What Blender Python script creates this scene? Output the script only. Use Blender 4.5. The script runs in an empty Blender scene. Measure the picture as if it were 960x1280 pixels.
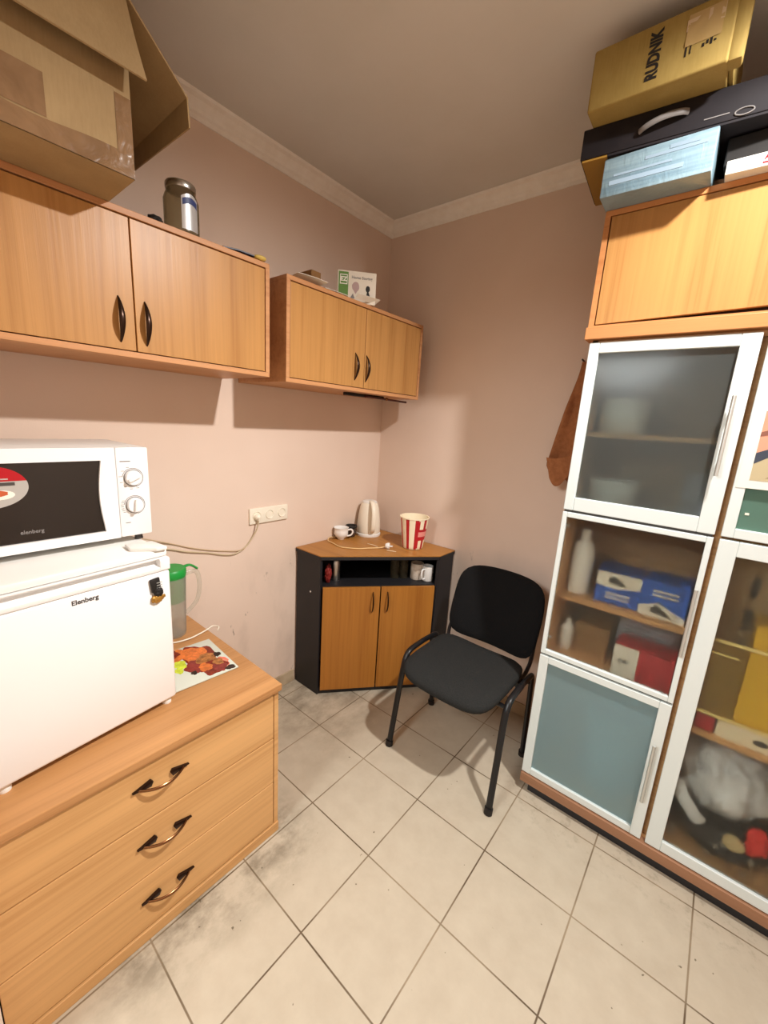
import bpy, bmesh, math, random
from mathutils import Vector, Matrix, noise
random.seed(4)
S = bpy.context.scene
COL = S.collection
PI = math.pi
XW, YW, ZC = -0.035, 0.065, 2.715        # left wall plane, back wall plane, ceiling

# ------------------------------------------------------------------ materials
def srgb(r, g, b):
    f = lambda c: (c/255/12.92) if c/255 <= .04045 else ((c/255+.055)/1.055)**2.4
    return (f(r), f(g), f(b), 1)

def mat(name, col, rough=.5, metal=0., spec=.5, coat=0., trans=0., ior=1.45, emit=None):
    m = bpy.data.materials.new(name); m.use_nodes = True
    b = m.node_tree.nodes['Principled BSDF']
    b.inputs['Base Color'].default_value = col
    b.inputs['Roughness'].default_value = rough
    b.inputs['Metallic'].default_value = metal
    b.inputs['Specular IOR Level'].default_value = spec
    b.inputs['Coat Weight'].default_value = coat
    b.inputs['Transmission Weight'].default_value = trans
    b.inputs['IOR'].default_value = ior
    if emit:
        b.inputs['Emission Color'].default_value = emit[0]
        b.inputs['Emission Strength'].default_value = emit[1]
    return m

class NT:
    def __init__(s, m): s.t = m.node_tree; s.b = s.t.nodes['Principled BSDF']
    def n(s, typ, **k):
        o = s.t.nodes.new(typ)
        for a, v in k.items(): setattr(o, a, v)
        return o
    def l(s, a, b): s.t.links.new(a, b)
    def coord(s, scale, which='Object'):
        tc = s.n('ShaderNodeTexCoord'); mp = s.n('ShaderNodeMapping')
        mp.inputs['Scale'].default_value = scale
        s.l(tc.outputs[which], mp.inputs['Vector']); return mp.outputs['Vector']
    def noise(s, vec, scale=1, detail=4, rough=.55, dist=0.):
        o = s.n('ShaderNodeTexNoise')
        o.inputs['Scale'].default_value = scale; o.inputs['Detail'].default_value = detail
        o.inputs['Roughness'].default_value = rough; o.inputs['Distortion'].default_value = dist
        if vec is not None: s.l(vec, o.inputs['Vector'])
        return o.outputs['Fac']
    def ramp(s, fac, stops):
        r = s.n('ShaderNodeValToRGB'); e = r.color_ramp.elements
        e[0].position, e[0].color = stops[0]; e[1].position, e[1].color = stops[-1]
        for p, c in stops[1:-1]:
            k = e.new(p); k.color = c
        s.l(fac, r.inputs['Fac']); return r.outputs['Color']
    def math(s, op, a, b=None, c=None):
        o = s.n('ShaderNodeMath', operation=op)
        for i, v in enumerate((a, b, c)):
            if v is None: continue
            if isinstance(v, (int, float)): o.inputs[i].default_value = v
            else: s.l(v, o.inputs[i])
        return o.outputs[0]
    def mix(s, fac, a, b, mode='MIX'):
        o = s.n('ShaderNodeMix', data_type='RGBA', blend_type=mode)
        for k, v in ((0, fac), (6, a), (7, b)):
            if isinstance(v, (int, float)): o.inputs[k].default_value = v
            elif isinstance(v, tuple): o.inputs[k].default_value = v
            else: s.l(v, o.inputs[k])
        return o.outputs[2]
    def bump(s, h, strength=.2, dist=.002):
        o = s.n('ShaderNodeBump'); o.inputs['Strength'].default_value = strength
        o.inputs['Distance'].default_value = dist
        s.l(h, o.inputs['Height']); s.l(o.outputs['Normal'], s.b.inputs['Normal'])
    def maprange(s, v, a, b, c=0., d=1.):
        o = s.n('ShaderNodeMapRange'); s.l(v, o.inputs[0])
        for i, q in enumerate((a, b, c, d)): o.inputs[i+1].default_value = q
        return o.outputs[0]

def wood(name, light, dark, axis='z', rough=.42, bump=.12, fine=70):
    m = mat(name, light, rough, spec=.4); t = NT(m)
    sc = {'x': (1.6, fine, fine), 'y': (fine, 1.6, fine), 'z': (fine, fine, 1.6)}[axis]
    sc2 = tuple(v*.16 for v in sc)
    a = t.noise(t.coord(sc), 1, 5, .6, .3)
    b = t.noise(t.coord(sc2), 1, 3, .5, .6)
    f = t.math('ADD', t.math('MULTIPLY', a, .55), t.math('MULTIPLY', b, .55))
    c = t.ramp(f, [(.38, dark), (.55, light), (.72, tuple(min(1, x*1.12) for x in light[:3])+(1,))])
    t.l(c, t.b.inputs['Base Color'])
    t.bump(a, bump, .0012)
    return m

BL, BD = srgb(186, 136, 79), srgb(168, 117, 64)
M = {}
M['beech'] = wood('beech_vertical', BL, BD, 'z', .36, .35)
M['beech_y'] = wood('beech_along_wall', srgb(214, 158, 98), srgb(186, 128, 74), 'y', .4)
M['beech_x'] = wood('beech_across', srgb(196, 134, 82), srgb(174, 112, 66), 'x', .45)
M['edge'] = wood('edge_band', srgb(196, 142, 96), srgb(180, 122, 78), 'y', .45)
M['chest'] = wood('chest_front_veneer', srgb(210, 162, 106), srgb(194, 144, 88), 'y', .42)
M['chesttop'] = wood('chest_top_veneer', srgb(188, 138, 88), srgb(164, 112, 64), 'y', .4)
M['alder'] = wood('alder_door', srgb(168, 110, 44), srgb(150, 92, 34), 'z', .45)
M['aldertop'] = wood('alder_top', srgb(172, 118, 56), srgb(152, 98, 42), 'x', .4)
M['basewood'] = wood('dull_brown_board', srgb(154, 112, 84), srgb(136, 96, 70), 'x', .45)
M['inner'] = wood('inner_board', srgb(200, 150, 100), srgb(176, 124, 78), 'x', .5)
M['gapdark'] = mat('dark_gap', srgb(60, 34, 16), .8)
M['black'] = mat('black_laminate', srgb(34, 33, 36), .5)
M['blackmetal'] = mat('black_enamel', srgb(22, 22, 24), .38)
M['bronze'] = mat('dark_bronze', srgb(52, 34, 24), .28, .7)
M['copper'] = mat('worn_copper', srgb(140, 98, 66), .22, 1)
M['white'] = mat('white_enamel', srgb(240, 239, 238), .3, coat=.2)
M['whiteplastic'] = mat('white_plastic', srgb(235, 233, 228), .4)
M['cream'] = mat('cream_plastic', srgb(240, 232, 214), .35)
M['grey'] = mat('grey_mark', srgb(128, 124, 122), .5)
M['dgrey'] = mat('dark_grey_mark', srgb(70, 66, 64), .5)
M['silver'] = mat('brushed_silver', srgb(206, 208, 204), .32, .65)
M['steel'] = mat('steel', srgb(190, 188, 182), .28, 1)
M['alu'] = mat('pale_aluminium', srgb(222, 230, 228), .42, .1)
M['mwglass'] = mat('dark_oven_glass', srgb(26, 21, 19), .12, coat=.5)
M['red'] = mat('red_print', srgb(186, 32, 40), .5)
M['redlabel'] = mat('dark_red_sticker', srgb(176, 20, 32), .3)
M['pink'] = mat('pink_print', srgb(236, 150, 140), .5)
M['paperwhite'] = mat('white_card', srgb(236, 232, 220), .6)
M['creamcard'] = mat('cream_card', srgb(248, 234, 204), .55)
M['green'] = mat('green_lid', srgb(26, 150, 60), .4)
M['greenprint'] = mat('green_print', srgb(96, 136, 62), .6)
M['orangebrown'] = mat('brown_cloth', srgb(172, 98, 48), .85)
M['ink'] = mat('black_ink', srgb(26, 22, 20), .6)
M['porcelain'] = mat('porcelain', srgb(244, 242, 238), .15, coat=.5)
M['bluecard'] = mat('blue_card', srgb(34, 86, 178), .5)
M['redcard'] = mat('red_card', srgb(176, 36, 44), .5)
M['lilac'] = mat('lilac_plastic', srgb(160, 160, 172), .4)
M['yellow'] = mat('yellow_plastic', srgb(214, 168, 40), .4)
M['mustard'] = mat('mustard_board', srgb(150, 112, 40), .6)
M['gold'] = mat('gold_figure', srgb(186, 140, 66), .35, .6)
M['skin'] = mat('printed_skin', srgb(222, 156, 128), .5)
M['khaki'] = mat('printed_khaki', srgb(190, 174, 138), .5)
M['navy'] = mat('printed_navy', srgb(60, 66, 80), .5)
M['postergrey'] = mat('printed_grey', srgb(176, 172, 166), .5)
M['tealplastic'] = mat('dusty_teal_plastic', srgb(150, 178, 184), .5)  # one even pale teal for the bucket

def cardboard(name, c, d):
    m = mat(name, c, .75, spec=.25); t = NT(m)
    a = t.noise(t.coord((9, 9, 9)), 1, 4, .6)
    b = t.noise(t.coord((260, 260, 30)), 1, 2, .5)
    f = t.math('ADD', t.math('MULTIPLY', a, .7), t.math('MULTIPLY', b, .3))
    t.l(t.ramp(f, [(.35, d), (.65, c)]), t.b.inputs['Base Color'])
    t.bump(b, .08, .001)
    return m
M['card'] = cardboard('brown_cardboard', srgb(170, 144, 104), srgb(156, 130, 92))
M['kraft'] = cardboard('ochre_cardboard', srgb(164, 140, 80), srgb(148, 124, 66))
M['browncard'] = cardboard('dull_cardboard', srgb(150, 112, 70), srgb(132, 96, 58))

def tape_mat():
    m = mat('packing_tape', srgb(150, 112, 72), .12, spec=.6, coat=.6); t = NT(m)
    a = t.noise(t.coord((15, 15, 15)), 1, 3, .55, .8)
    t.l(t.ramp(a, [(.3, srgb(122, 92, 62)), (.7, srgb(142, 110, 78))]), t.b.inputs['Base Color'])
    t.bump(a, .45, .006)
    return m
M['tape'] = tape_mat()

def wall_mat():
    m = mat('pink_beige_wallpaper', srgb(228, 200, 178), .7, spec=.25); t = NT(m)
    v = t.coord((1, 1, 1))
    a = t.noise(t.coord((900, 900, 60)), 1, 2, .5)
    a2 = t.noise(t.coord((60, 60, 900)), 1, 2, .5)
    big = t.noise(t.coord((1.5, 1.5, 1.5)), 1, 3, .6)
    base = t.ramp(big, [(.3, srgb(223, 201, 184)), (.7, srgb(230, 209, 193))])
    # scuffs: soft dark flecks, only low on the wall
    sp = t.noise(t.coord((22, 22, 9)), 1, 3, .65)
    spot = t.maprange(sp, .665, .73)
    sep = t.n('ShaderNodeSeparateXYZ'); g = t.n('ShaderNodeNewGeometry'); t.l(g.outputs['Position'], sep.inputs[0])
    low = t.maprange(sep.outputs['Z'], 1.0, .55)
    smear = t.math('MULTIPLY', t.maprange(t.noise(t.coord((5, 5, 2.4)), 1, 4, .6), .5, .75), .25)
    f = t.math('MULTIPLY', low, t.math('MAXIMUM', t.math('MULTIPLY', spot, .75), smear))
    c = t.mix(f, base, srgb(122, 104, 92))
    t.l(c, t.b.inputs['Base Color'])
    t.bump(t.math('ADD', a, a2), .25, .0012)
    return m
M['wall'] = wall_mat()

def floor_mat():
    m = mat('cream_floor_tile', srgb(214, 198, 170), .34, spec=.4); t = NT(m)
    g = t.n('ShaderNodeNewGeometry'); sep = t.n('ShaderNodeSeparateXYZ'); t.l(g.outputs['Position'], sep.inputs[0])
    T = .315
    def line(o, off):
        u = t.math('FRACT', t.math('DIVIDE', t.math('SUBTRACT', o, off), T))
        d = t.math('ABSOLUTE', t.math('SUBTRACT', u, .5))       # .5 at a joint
        return t.maprange(d, .5-.0105, .5-.005)
    gx, gy = line(sep.outputs['X'], .3723-T*8), line(sep.outputs['Y'], -.7732-T*20)
    grout = t.math('MAXIMUM', gx, gy)
    mott = t.noise(t.coord((14, 14, 14)), 1, 4, .6)
    base = t.ramp(mott, [(.3, srgb(184, 171, 151)), (.7, srgb(193, 181, 161))])
    gcol = t.ramp(t.noise(t.coord((3, 3, 3)), 1, 2, .5), [(.4, srgb(92, 74, 54)), (.62, srgb(150, 132, 108))])
    c = t.mix(grout, base, gcol)
    # dirt beside the chest of drawers, in the corner and by the tall cabinet
    dx = t.maprange(sep.outputs['X'], .90, .70)
    dy = t.maprange(sep.outputs['Y'], -1.95, -1.75)
    dy2 = t.maprange(sep.outputs['Y'], -1.10, -1.25)
    n1 = t.noise(t.coord((11, 7, 8)), 1, 5, .68)
    chestdirt = t.math('MULTIPLY', t.math('MULTIPLY', dx, t.math('MULTIPLY', dy, dy2)), t.maprange(n1, .40, .64))
    cx = t.maprange(sep.outputs['X'], .70, .25); cy = t.maprange(sep.outputs['Y'], -1.1, -.75)
    corner = t.math('MULTIPLY', t.math('MULTIPLY', cx, cy), t.maprange(n1, .36, .66))
    kx = t.maprange(sep.outputs['Y'], -.62, -.42)
    n2 = t.noise(t.coord((26, 26, 26)), 1, 4, .7)
    tall = t.math('MULTIPLY', t.math('MULTIPLY', kx, t.maprange(sep.outputs['X'], 1.1, 1.35)), t.maprange(n2, .52, .75))
    specks = t.math('MULTIPLY', t.maprange(t.noise(t.coord((34, 34, 34)), 1, 2, .5), .735, .76), .8)
    d = t.math('MINIMUM', t.math('ADD', t.math('ADD', t.math('MULTIPLY', chestdirt, .75), t.math('MULTIPLY', corner, .6)),
                                 t.math('ADD', t.math('MULTIPLY', tall, .45), specks)), .85)
    c = t.mix(d, c, srgb(88, 76, 56))
    t.l(c, t.b.inputs['Base Color'])
    t.l(t.maprange(t.math('ADD', d, t.math('MULTIPLY', grout, .6)), 0, 1, .32, .8), t.b.inputs['Roughness'])
    bb = t.math('SUBTRACT', 1., grout)
    t.bump(bb, .35, .0015)
    return m
M['floor'] = floor_mat()

def plain_noise(name, c1, c2, sc, rough=.6, bump=.0):
    m = mat(name, c1, rough, spec=.3); t = NT(m)
    a = t.noise(t.coord((sc, sc, sc)), 1, 4, .6)
    t.l(t.ramp(a, [(.35, c1), (.65, c2)]), t.b.inputs['Base Color'])
    if bump: t.bump(a, bump, .002)
    return m
M['ceiling'] = plain_noise('matt_ceiling', srgb(214, 211, 204), srgb(219, 216, 210), 3, .55)
M['cornice'] = plain_noise('white_foam_cornice', srgb(246, 242, 234), srgb(240, 234, 224), 20, .6)
M['skirt'] = plain_noise('beige_tile_skirting', srgb(196, 178, 150), srgb(170, 150, 124), 9, .4)
M['fabric'] = plain_noise('charcoal_fabric', srgb(31, 32, 31), srgb(42, 42, 41), 260, .95, .5)
M['backfabric'] = plain_noise('black_fabric', srgb(13, 13, 14), srgb(19, 19, 20), 260, .95, .4)
M['casefabric'] = plain_noise('black_case_card', srgb(30, 27, 31), srgb(36, 32, 35), 8, .65)
M['towel'] = plain_noise('brown_towel', srgb(150, 96, 60), srgb(168, 110, 70), 60, .9, .3)
M['darkbag'] = plain_noise('black_patterned_bag', srgb(36, 32, 34), srgb(50, 44, 44), 14, .6)
M['whitebag'] = plain_noise('white_film', srgb(206, 210, 216), srgb(232, 234, 238), 12, .4)

def blue_mat():
    m = mat('pale_blue_wrapped_card', srgb(132, 160, 172), .3, coat=.4); t = NT(m)
    a = t.noise(t.coord((3, 3, 60)), 1, 3, .6); b = t.noise(t.coord((30, 30, 12)), 1, 3, .6, 1.)
    t.l(t.ramp(a, [(.35, srgb(106, 132, 146)), (.65, srgb(134, 158, 168))]), t.b.inputs['Base Color'])
    t.bump(b, .5, .004)
    return m
M['bluebox'] = blue_mat()

def glass(name, tint, clear, rough, haze, hazecol):
    """pane: part clear, part rough refraction, part milky"""
    m = bpy.data.materials.new(name); m.use_nodes = True; nt = m.node_tree
    for n in list(nt.nodes): nt.nodes.remove(n)
    out = nt.nodes.new('ShaderNodeOutputMaterial')
    tr = nt.nodes.new('ShaderNodeBsdfTransparent'); tr.inputs[0].default_value = tint
    rf = nt.nodes.new('ShaderNodeBsdfRefraction'); rf.inputs['Color'].default_value = tint
    rf.inputs['Roughness'].default_value = rough; rf.inputs['IOR'].default_value = 1.12
    df = nt.nodes.new('ShaderNodeBsdfDiffuse'); df.inputs[0].default_value = hazecol
    gl = nt.nodes.new('ShaderNodeBsdfGlossy'); gl.inputs['Roughness'].default_value = .16
    a = nt.nodes.new('ShaderNodeMixShader'); a.inputs[0].default_value = clear
    nt.links.new(rf.outputs[0], a.inputs[1]); nt.links.new(tr.outputs[0], a.inputs[2])
    b = nt.nodes.new('ShaderNodeMixShader'); b.inputs[0].default_value = haze
    nt.links.new(a.outputs[0], b.inputs[1]); nt.links.new(df.outputs[0], b.inputs[2])
    c = nt.nodes.new('ShaderNodeMixShader'); c.inputs[0].default_value = .012
    nt.links.new(b.outputs[0], c.inputs[1]); nt.links.new(gl.outputs[0], c.inputs[2])
    nt.links.new(c.outputs[0], out.inputs[0])
    return m
M['frost'] = glass('frosted_glass', (.84, .88, .86, 1), .05, .36, .22, srgb(122, 128, 126))
M['frostblue'] = glass('blue_frosted_glass', (.80, .90, .92, 1), .06, .42, .36, srgb(168, 194, 198))
M['haze'] = glass('hazy_glass', (.92, .93, .9, 1), .08, .44, .05, srgb(140, 140, 132))
M['greenglass'] = glass('green_frosted_glass', (.5, .7, .62, 1), .05, .5, .5, srgb(120, 156, 140))
M['jarglass'] = glass('jar_glass', (.82, .8, .72, 1), .7, .1, .10, srgb(130, 120, 100))
M['jugglass'] = glass('jug_plastic', (.93, .93, .9, 1), .6, .2, .22, srgb(210, 205, 195))

# ------------------------------------------------------------------ mesh builder
class MB:
    def __init__(s): s.bm = bmesh.new(); s.mi = 0
    def _mark(s, n0):
        s.bm.faces.ensure_lookup_table()
        for f in s.bm.faces[n0:]: f.material_index = s.mi
    def m(s, i): s.mi = i; return s
    def box(s, x0, x1, y0, y1, z0, z1, bev=0., mx=None, seg=2):
        b = bmesh.new()
        r = bmesh.ops.create_cube(b, size=1)
        bmesh.ops.scale(b, vec=(x1-x0, y1-y0, z1-z0), verts=b.verts)
        bmesh.ops.translate(b, vec=((x0+x1)/2, (y0+y1)/2, (z0+z1)/2), verts=b.verts)
        if bev: bmesh.ops.bevel(b, geom=b.edges[:], offset=bev, segments=seg, profile=.5, affect='EDGES')
        return s._join(b, mx)
    def _join(s, b, mx=None):
        if mx is not None: bmesh.ops.transform(b, matrix=mx, verts=b.verts)
        for f in b.faces: f.material_index = s.mi
        me = bpy.data.meshes.new('tmp'); b.to_mesh(me); b.free()
        n0 = len(s.bm.faces); s.bm.from_mesh(me); bpy.data.meshes.remove(me)
        s._mark(n0)
        return s
    def prism(s, pts, h0, h1, axis='z', bev=0., mx=None):
        """polygon pts (2-D) extruded along axis"""
        b = bmesh.new()
        def P(p, h):
            return {'z': (p[0], p[1], h), 'x': (h, p[0], p[1]), 'y': (p[0], h, p[1])}[axis]
        lo = [b.verts.new(P(p, h0)) for p in pts]; hi = [b.verts.new(P(p, h1)) for p in pts]
        n = len(pts)
        b.faces.new(lo); b.faces.new(hi)
        for i in range(n): b.faces.new((lo[i], lo[(i+1) % n], hi[(i+1) % n], hi[i]))
        bmesh.ops.recalc_face_normals(b, faces=b.faces[:])
        if bev: bmesh.ops.bevel(b, geom=b.edges[:], offset=bev, segments=2, profile=.5, affect='EDGES')
        return s._join(b, mx)
    def tube(s, pts, r, seg=10, closed=False, flat=None, cap=True, up=None):
        """r: number or list; flat: (a, b) scale of the section along side / normal"""
        b = bmesh.new(); P = [Vector(p) for p in pts]; n = len(P)
        R = r if isinstance(r, (list, tuple)) else [r]*n
        rings = []; prev = None
        for i, p in enumerate(P):
            if closed: d = P[(i+1) % n]-P[i-1]
            else: d = P[min(i+1, n-1)]-P[max(i-1, 0)]
            d.normalize()
            if up is not None: u = Vector(up)
            elif prev is None: u = Vector((0, 0, 1)) if abs(d.z) < .9 else Vector((1, 0, 0))
            else: u = prev
            u = (u-d*u.dot(d))
            if u.length < 1e-5: u = d.orthogonal()
            u.normalize(); v = d.cross(u); prev = u
            fa, fb = flat if flat else (1, 1)
            rings.append([b.verts.new(p+(u*math.cos(2*PI*k/seg)*fa+v*math.sin(2*PI*k/seg)*fb)*R[i]) for k in range(seg)])
        m = n if closed else n-1
        for i in range(m):
            A, B = rings[i], rings[(i+1) % n]
            for k in range(seg): b.faces.new((A[k], A[(k+1) % seg], B[(k+1) % seg], B[k]))
        if cap and not closed:
            b.faces.new(rings[0][::-1]); b.faces.new(rings[-1])
        bmesh.ops.recalc_face_normals(b, faces=b.faces[:])
        return s._join(b)
    def lathe(s, prof, c=(0, 0, 0), seg=32, sx=1, sy=1, mx=None, matfn=None):
        """prof: (r, z) from bottom to top, closed onto the axis where r == 0"""
        b = bmesh.new(); rings = []
        for r, z in prof:
            if r < 1e-6: rings.append([b.verts.new((c[0], c[1], c[2]+z))])
            else: rings.append([b.verts.new((c[0]+r*sx*math.cos(2*PI*k/seg), c[1]+r*sy*math.sin(2*PI*k/seg), c[2]+z)) for k in range(seg)])
        mids = {}
        for i in range(len(rings)-1):
            A, B = rings[i], rings[i+1]
            for k in range(seg):
                if len(A) == 1 and len(B) == 1: continue
                if len(A) == 1: f = b.faces.new((A[0], B[(k+1) % seg], B[k]))
                elif len(B) == 1: f = b.faces.new((A[k], A[(k+1) % seg], B[0]))
                else: f = b.faces.new((A[k], A[(k+1) % seg], B[(k+1) % seg], B[k]))
                mids[f] = (i, k)
        ms = {f: (matfn(*ik) if matfn else s.mi) for f, ik in mids.items()}
        bmesh.ops.recalc_face_normals(b, faces=b.faces[:])
        if mx is not None: bmesh.ops.transform(b, matrix=mx, verts=b.verts)
        for f, q in ms.items(): f.material_index = q
        me = bpy.data.meshes.new('tmp'); b.to_mesh(me); b.free()
        s.bm.from_mesh(me); bpy.data.meshes.remove(me)
        return s
    def sheet(s, fn, nu, nv, th=0.):
        b = bmesh.new()
        g = [[b.verts.new(fn(i/nu, j/nv)) for j in range(nv+1)] for i in range(nu+1)]
        for i in range(nu):
            for j in range(nv): b.faces.new((g[i][j], g[i+1][j], g[i+1][j+1], g[i][j+1]))
        if th:
            bmesh.ops.recalc_face_normals(b, faces=b.faces[:])
            bmesh.ops.solidify(b, geom=b.faces[:], thickness=th)
        return s._join(b)
    def blob(s, c, r, seed=0, amp=.25, fr=3., sub=4, flatten=None):
        b = bmesh.new(); bmesh.ops.create_icosphere(b, subdivisions=sub, radius=1)
        for v in b.verts:
            d = v.co.normalized()
            k = 1+amp*noise.noise(d*fr+Vector((seed*7.1, seed*3.3, 1)))+amp*.5*noise.noise(d*fr*2.3+Vector((seed, 2, 5)))
            v.co = Vector((c[0]+d.x*r[0]*k, c[1]+d.y*r[1]*k, c[2]+d.z*r[2]*k))
            if flatten is not None: v.co.z = max(v.co.z, flatten)
        return s._join(b)
    def text(s, body, size, mx, th=.0004, bold=0., sx=1.):
        cu = bpy.data.curves.new('lettering', 'FONT'); cu.body = body; cu.size = size
        cu.align_x = 'CENTER'; cu.align_y = 'CENTER'; cu.extrude = th; cu.offset = bold; cu.resolution_u = 3
        o = bpy.data.objects.new('lettering', cu); COL.objects.link(o)
        me = bpy.data.meshes.new_from_object(o.evaluated_get(bpy.context.evaluated_depsgraph_get()))
        bpy.data.objects.remove(o); bpy.data.curves.remove(cu)
        b = bmesh.new(); b.from_mesh(me); bpy.data.meshes.remove(me)
        bmesh.ops.scale(b, vec=(sx, 1, 1), verts=b.verts)
        return s._join(b, mx)
    def build(s, name, mats, parent=None, smooth=None, world=True, loc=None):
        me = bpy.data.meshes.new(name)
        o = bpy.data.objects.new(name, me); COL.objects.link(o)
        off = Vector((0, 0, 0))
        if parent is not None:
            o.parent = parent
            q = parent
            if world:
                while q is not None: off += Vector(q.location); q = q.parent
        elif loc is not None:
            off = Vector(loc); o.location = off
        if off.length and (world or loc is not None): bmesh.ops.translate(s.bm, vec=-off, verts=s.bm.verts)
        s.bm.to_mesh(me); s.bm.free()
        for q in (mats if isinstance(mats, (list, tuple)) else [mats]): me.materials.append(q)
        if smooth is not None:
            for p in me.polygons: p.use_smooth = True
            me.set_sharp_from_angle(angle=math.radians(smooth))
        return o

def tag(o, label, cat, group=None, kind=None):
    if label: o['label'] = label
    if cat: o['category'] = cat
    if group: o['group'] = group
    if kind: o['kind'] = kind
    return o
def thing(name, loc, label, cat, group=None, rz=0.):
    o = bpy.data.objects.new(name, None); o.empty_display_size = .05
    COL.objects.link(o); o.location = loc; o.rotation_euler = (0, 0, rz)
    return tag(o, label, cat, group)
def struct(o): o['kind'] = 'structure'; return o
def lab(o, s): o['label'] = s; return o
def copy_tree(o, parent=None):
    c = o.copy(); COL.objects.link(c)
    if parent is not None: c.parent = parent
    for ch in list(o.children): copy_tree(ch, c)
    return c
def frame_mx(origin, xa, ya):
    xa, ya = Vector(xa).normalized(), Vector(ya).normalized(); za = xa.cross(ya)
    m = Matrix((xa, ya, za)).transposed().to_4x4(); m.translation = Vector(origin); return m
FACE_X = lambda p: frame_mx(p, (0, 1, 0), (0, 0, 1))       # lettering on a face looking towards +x
FACE_MY = lambda p: frame_mx(p, (1, 0, 0), (0, 0, 1))      # lettering on a face looking towards -y

def arc(c, r, a0, a1, n, plane='xz', k=0.):
    o = []
    for i in range(n+1):
        a = a0+(a1-a0)*i/n
        u, v = c[0]+r*math.cos(a), c[1]+r*math.sin(a)
        o.append({'xz': (u, k, v), 'yz': (k, u, v), 'xy': (u, v, k)}[plane])
    return o

# ------------------------------------------------------------------ the room
struct(MB().box(-.25, 3.0, -4.4, .25, -.06, 0).build('floor', M['floor']))
struct(MB().box(-.25, 3.0, -4.4, .25, ZC, ZC+.08).build('ceiling', M['ceiling']))
struct(MB().box(XW-.12, XW, -4.4, YW+.12, 0, ZC).build('wall_left', M['wall']))
struct(MB().box(XW, 2.9, YW, YW+.12, 0, ZC).build('wall_back', M['wall']))
struct(MB().box(2.40, 2.52, -4.4, YW, 0, ZC).build('wall_right', M['wall']))
w = MB(); w.box(XW, .76, -2.20, -2.036, 0, ZC); w.box(.76, 1.95, -2.20, -2.036, 2.12, ZC); w.box(1.95, 2.40, -2.20, -2.036, 0, ZC)
struct(w.build('wall_front', M['wall']))
def cornice(name, pts_fn, a, b):
    prof = [(0, 0), (.006, 0), (.010, .014), (.018, .020), (.022, .030), (.034, .044), (.040, .050), (.056, .056), (.060, .066), (.0, .066)]
    m = MB(); bm = m.bm
    A = [bm.verts.new(pts_fn(a, d, h, 0)) for d, h in prof]; B = [bm.verts.new(pts_fn(b, d, h, 1)) for d, h in prof]
    for i in range(len(prof)): j = (i+1) % len(prof); bm.faces.new((A[i], A[j], B[j], B[i]))
    bm.faces.new(A); bm.faces.new(B[::-1]); bmesh.ops.recalc_face_normals(bm, faces=bm.faces[:])
    return struct(m.build(name, M['cornice']))
zc0 = ZC-.066
cornice('trim_1', lambda t, d, h, e: (XW+d, t-(d if e else 0), zc0+h), -2.036, YW)
cornice('trim_2', lambda t, d, h, e: (t+(0 if e else d), YW-d, zc0+h), XW, 2.40)
struct(MB().box(XW, XW+.010, -1.25, -.63, 0, .075, .002).build('baseboard_left', M['skirt']))
struct(MB().box(.605, 1.29, YW-.010, YW, 0, .075, .002).build('baseboard_back', M['skirt']))

# ------------------------------------------------------------------ handles
def bow(mb, p0, p1, out, lift, w0, w1, th=.45, n=14):
    p0, p1, out = Vector(p0), Vector(p1), Vector(out)
    pts, rr = [], []
    for i in range(n+1):
        t = i/n; pts.append(p0.lerp(p1, t)+out*(lift*math.sin(PI*t)**.8)); rr.append(w0+(w1-w0)*math.sin(PI*t))
    side = (p1-p0).normalized().cross(out)
    return mb.tube(pts, rr, 10, flat=(1, th), up=side)

# ------------------------------------------------------------------ chest of drawers
X1 = .676
chest = thing('chest_of_drawers', (.32, -1.64, 0), 'long low beech chest of three drawers with arched handles, under the small fridge', 'chest of drawers')
YL, YR = -2.034, -1.252
b = MB(); b.box(XW+.004, X1-.004, YR-.018, YR, 0, .618); b.box(XW+.004, X1-.026, YL, YL+.018, 0, .618)
b.box(XW+.004, XW+.012, YL+.018, YR-.018, .02, .618); b.box(XW+.012, X1-.03, YL+.018, YR-.018, .03, .045)
b.build('carcass', M['chest'], chest)
b = MB(); b.box(X1-.03, X1+.002, YL, YR, .0, .040, .002); b.build('plinth', M['chest'], chest)
b = MB(); b.box(XW+.002, X1+.010, YL, YR+.006, .618, .644, .003)
top = b.build('top_board', M['chesttop'], chest)
dz = [(.428, .612), (.236, .424), (.046, .232)]
hz = [.545, .350, .150]
for (z0, z1), h in zip(dz, hz):
    b = MB(); b.box(X1-.022, X1-.002, YL+.0005, YR-.022, z0, z1, .0015); dr = b.build('drawer', M['chest'], chest)
    b = MB(); bow(b, (X1-.002, -1.722, h), (X1-.002, -1.588, h-.006), (1, 0, -.15), .030, .0035, .0052, .8)
    hd = b.build('handle', M['copper'], dr, 40)
    for ya, yb in ((-1.732, -1.684), (-1.578, -1.626)):
        hh = h if ya < -1.65 else h-.006
        b = MB(); b.prism([(ya, hh-.002), (yb, hh-.009), (yb+(.006 if yb > ya else -.006), hh+.004), (yb, hh+.013), (ya, hh+.000)], X1-.002, X1+.006, 'x', .001)
        b.build('handle_foot', M['bronze'], hd, 30)

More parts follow.
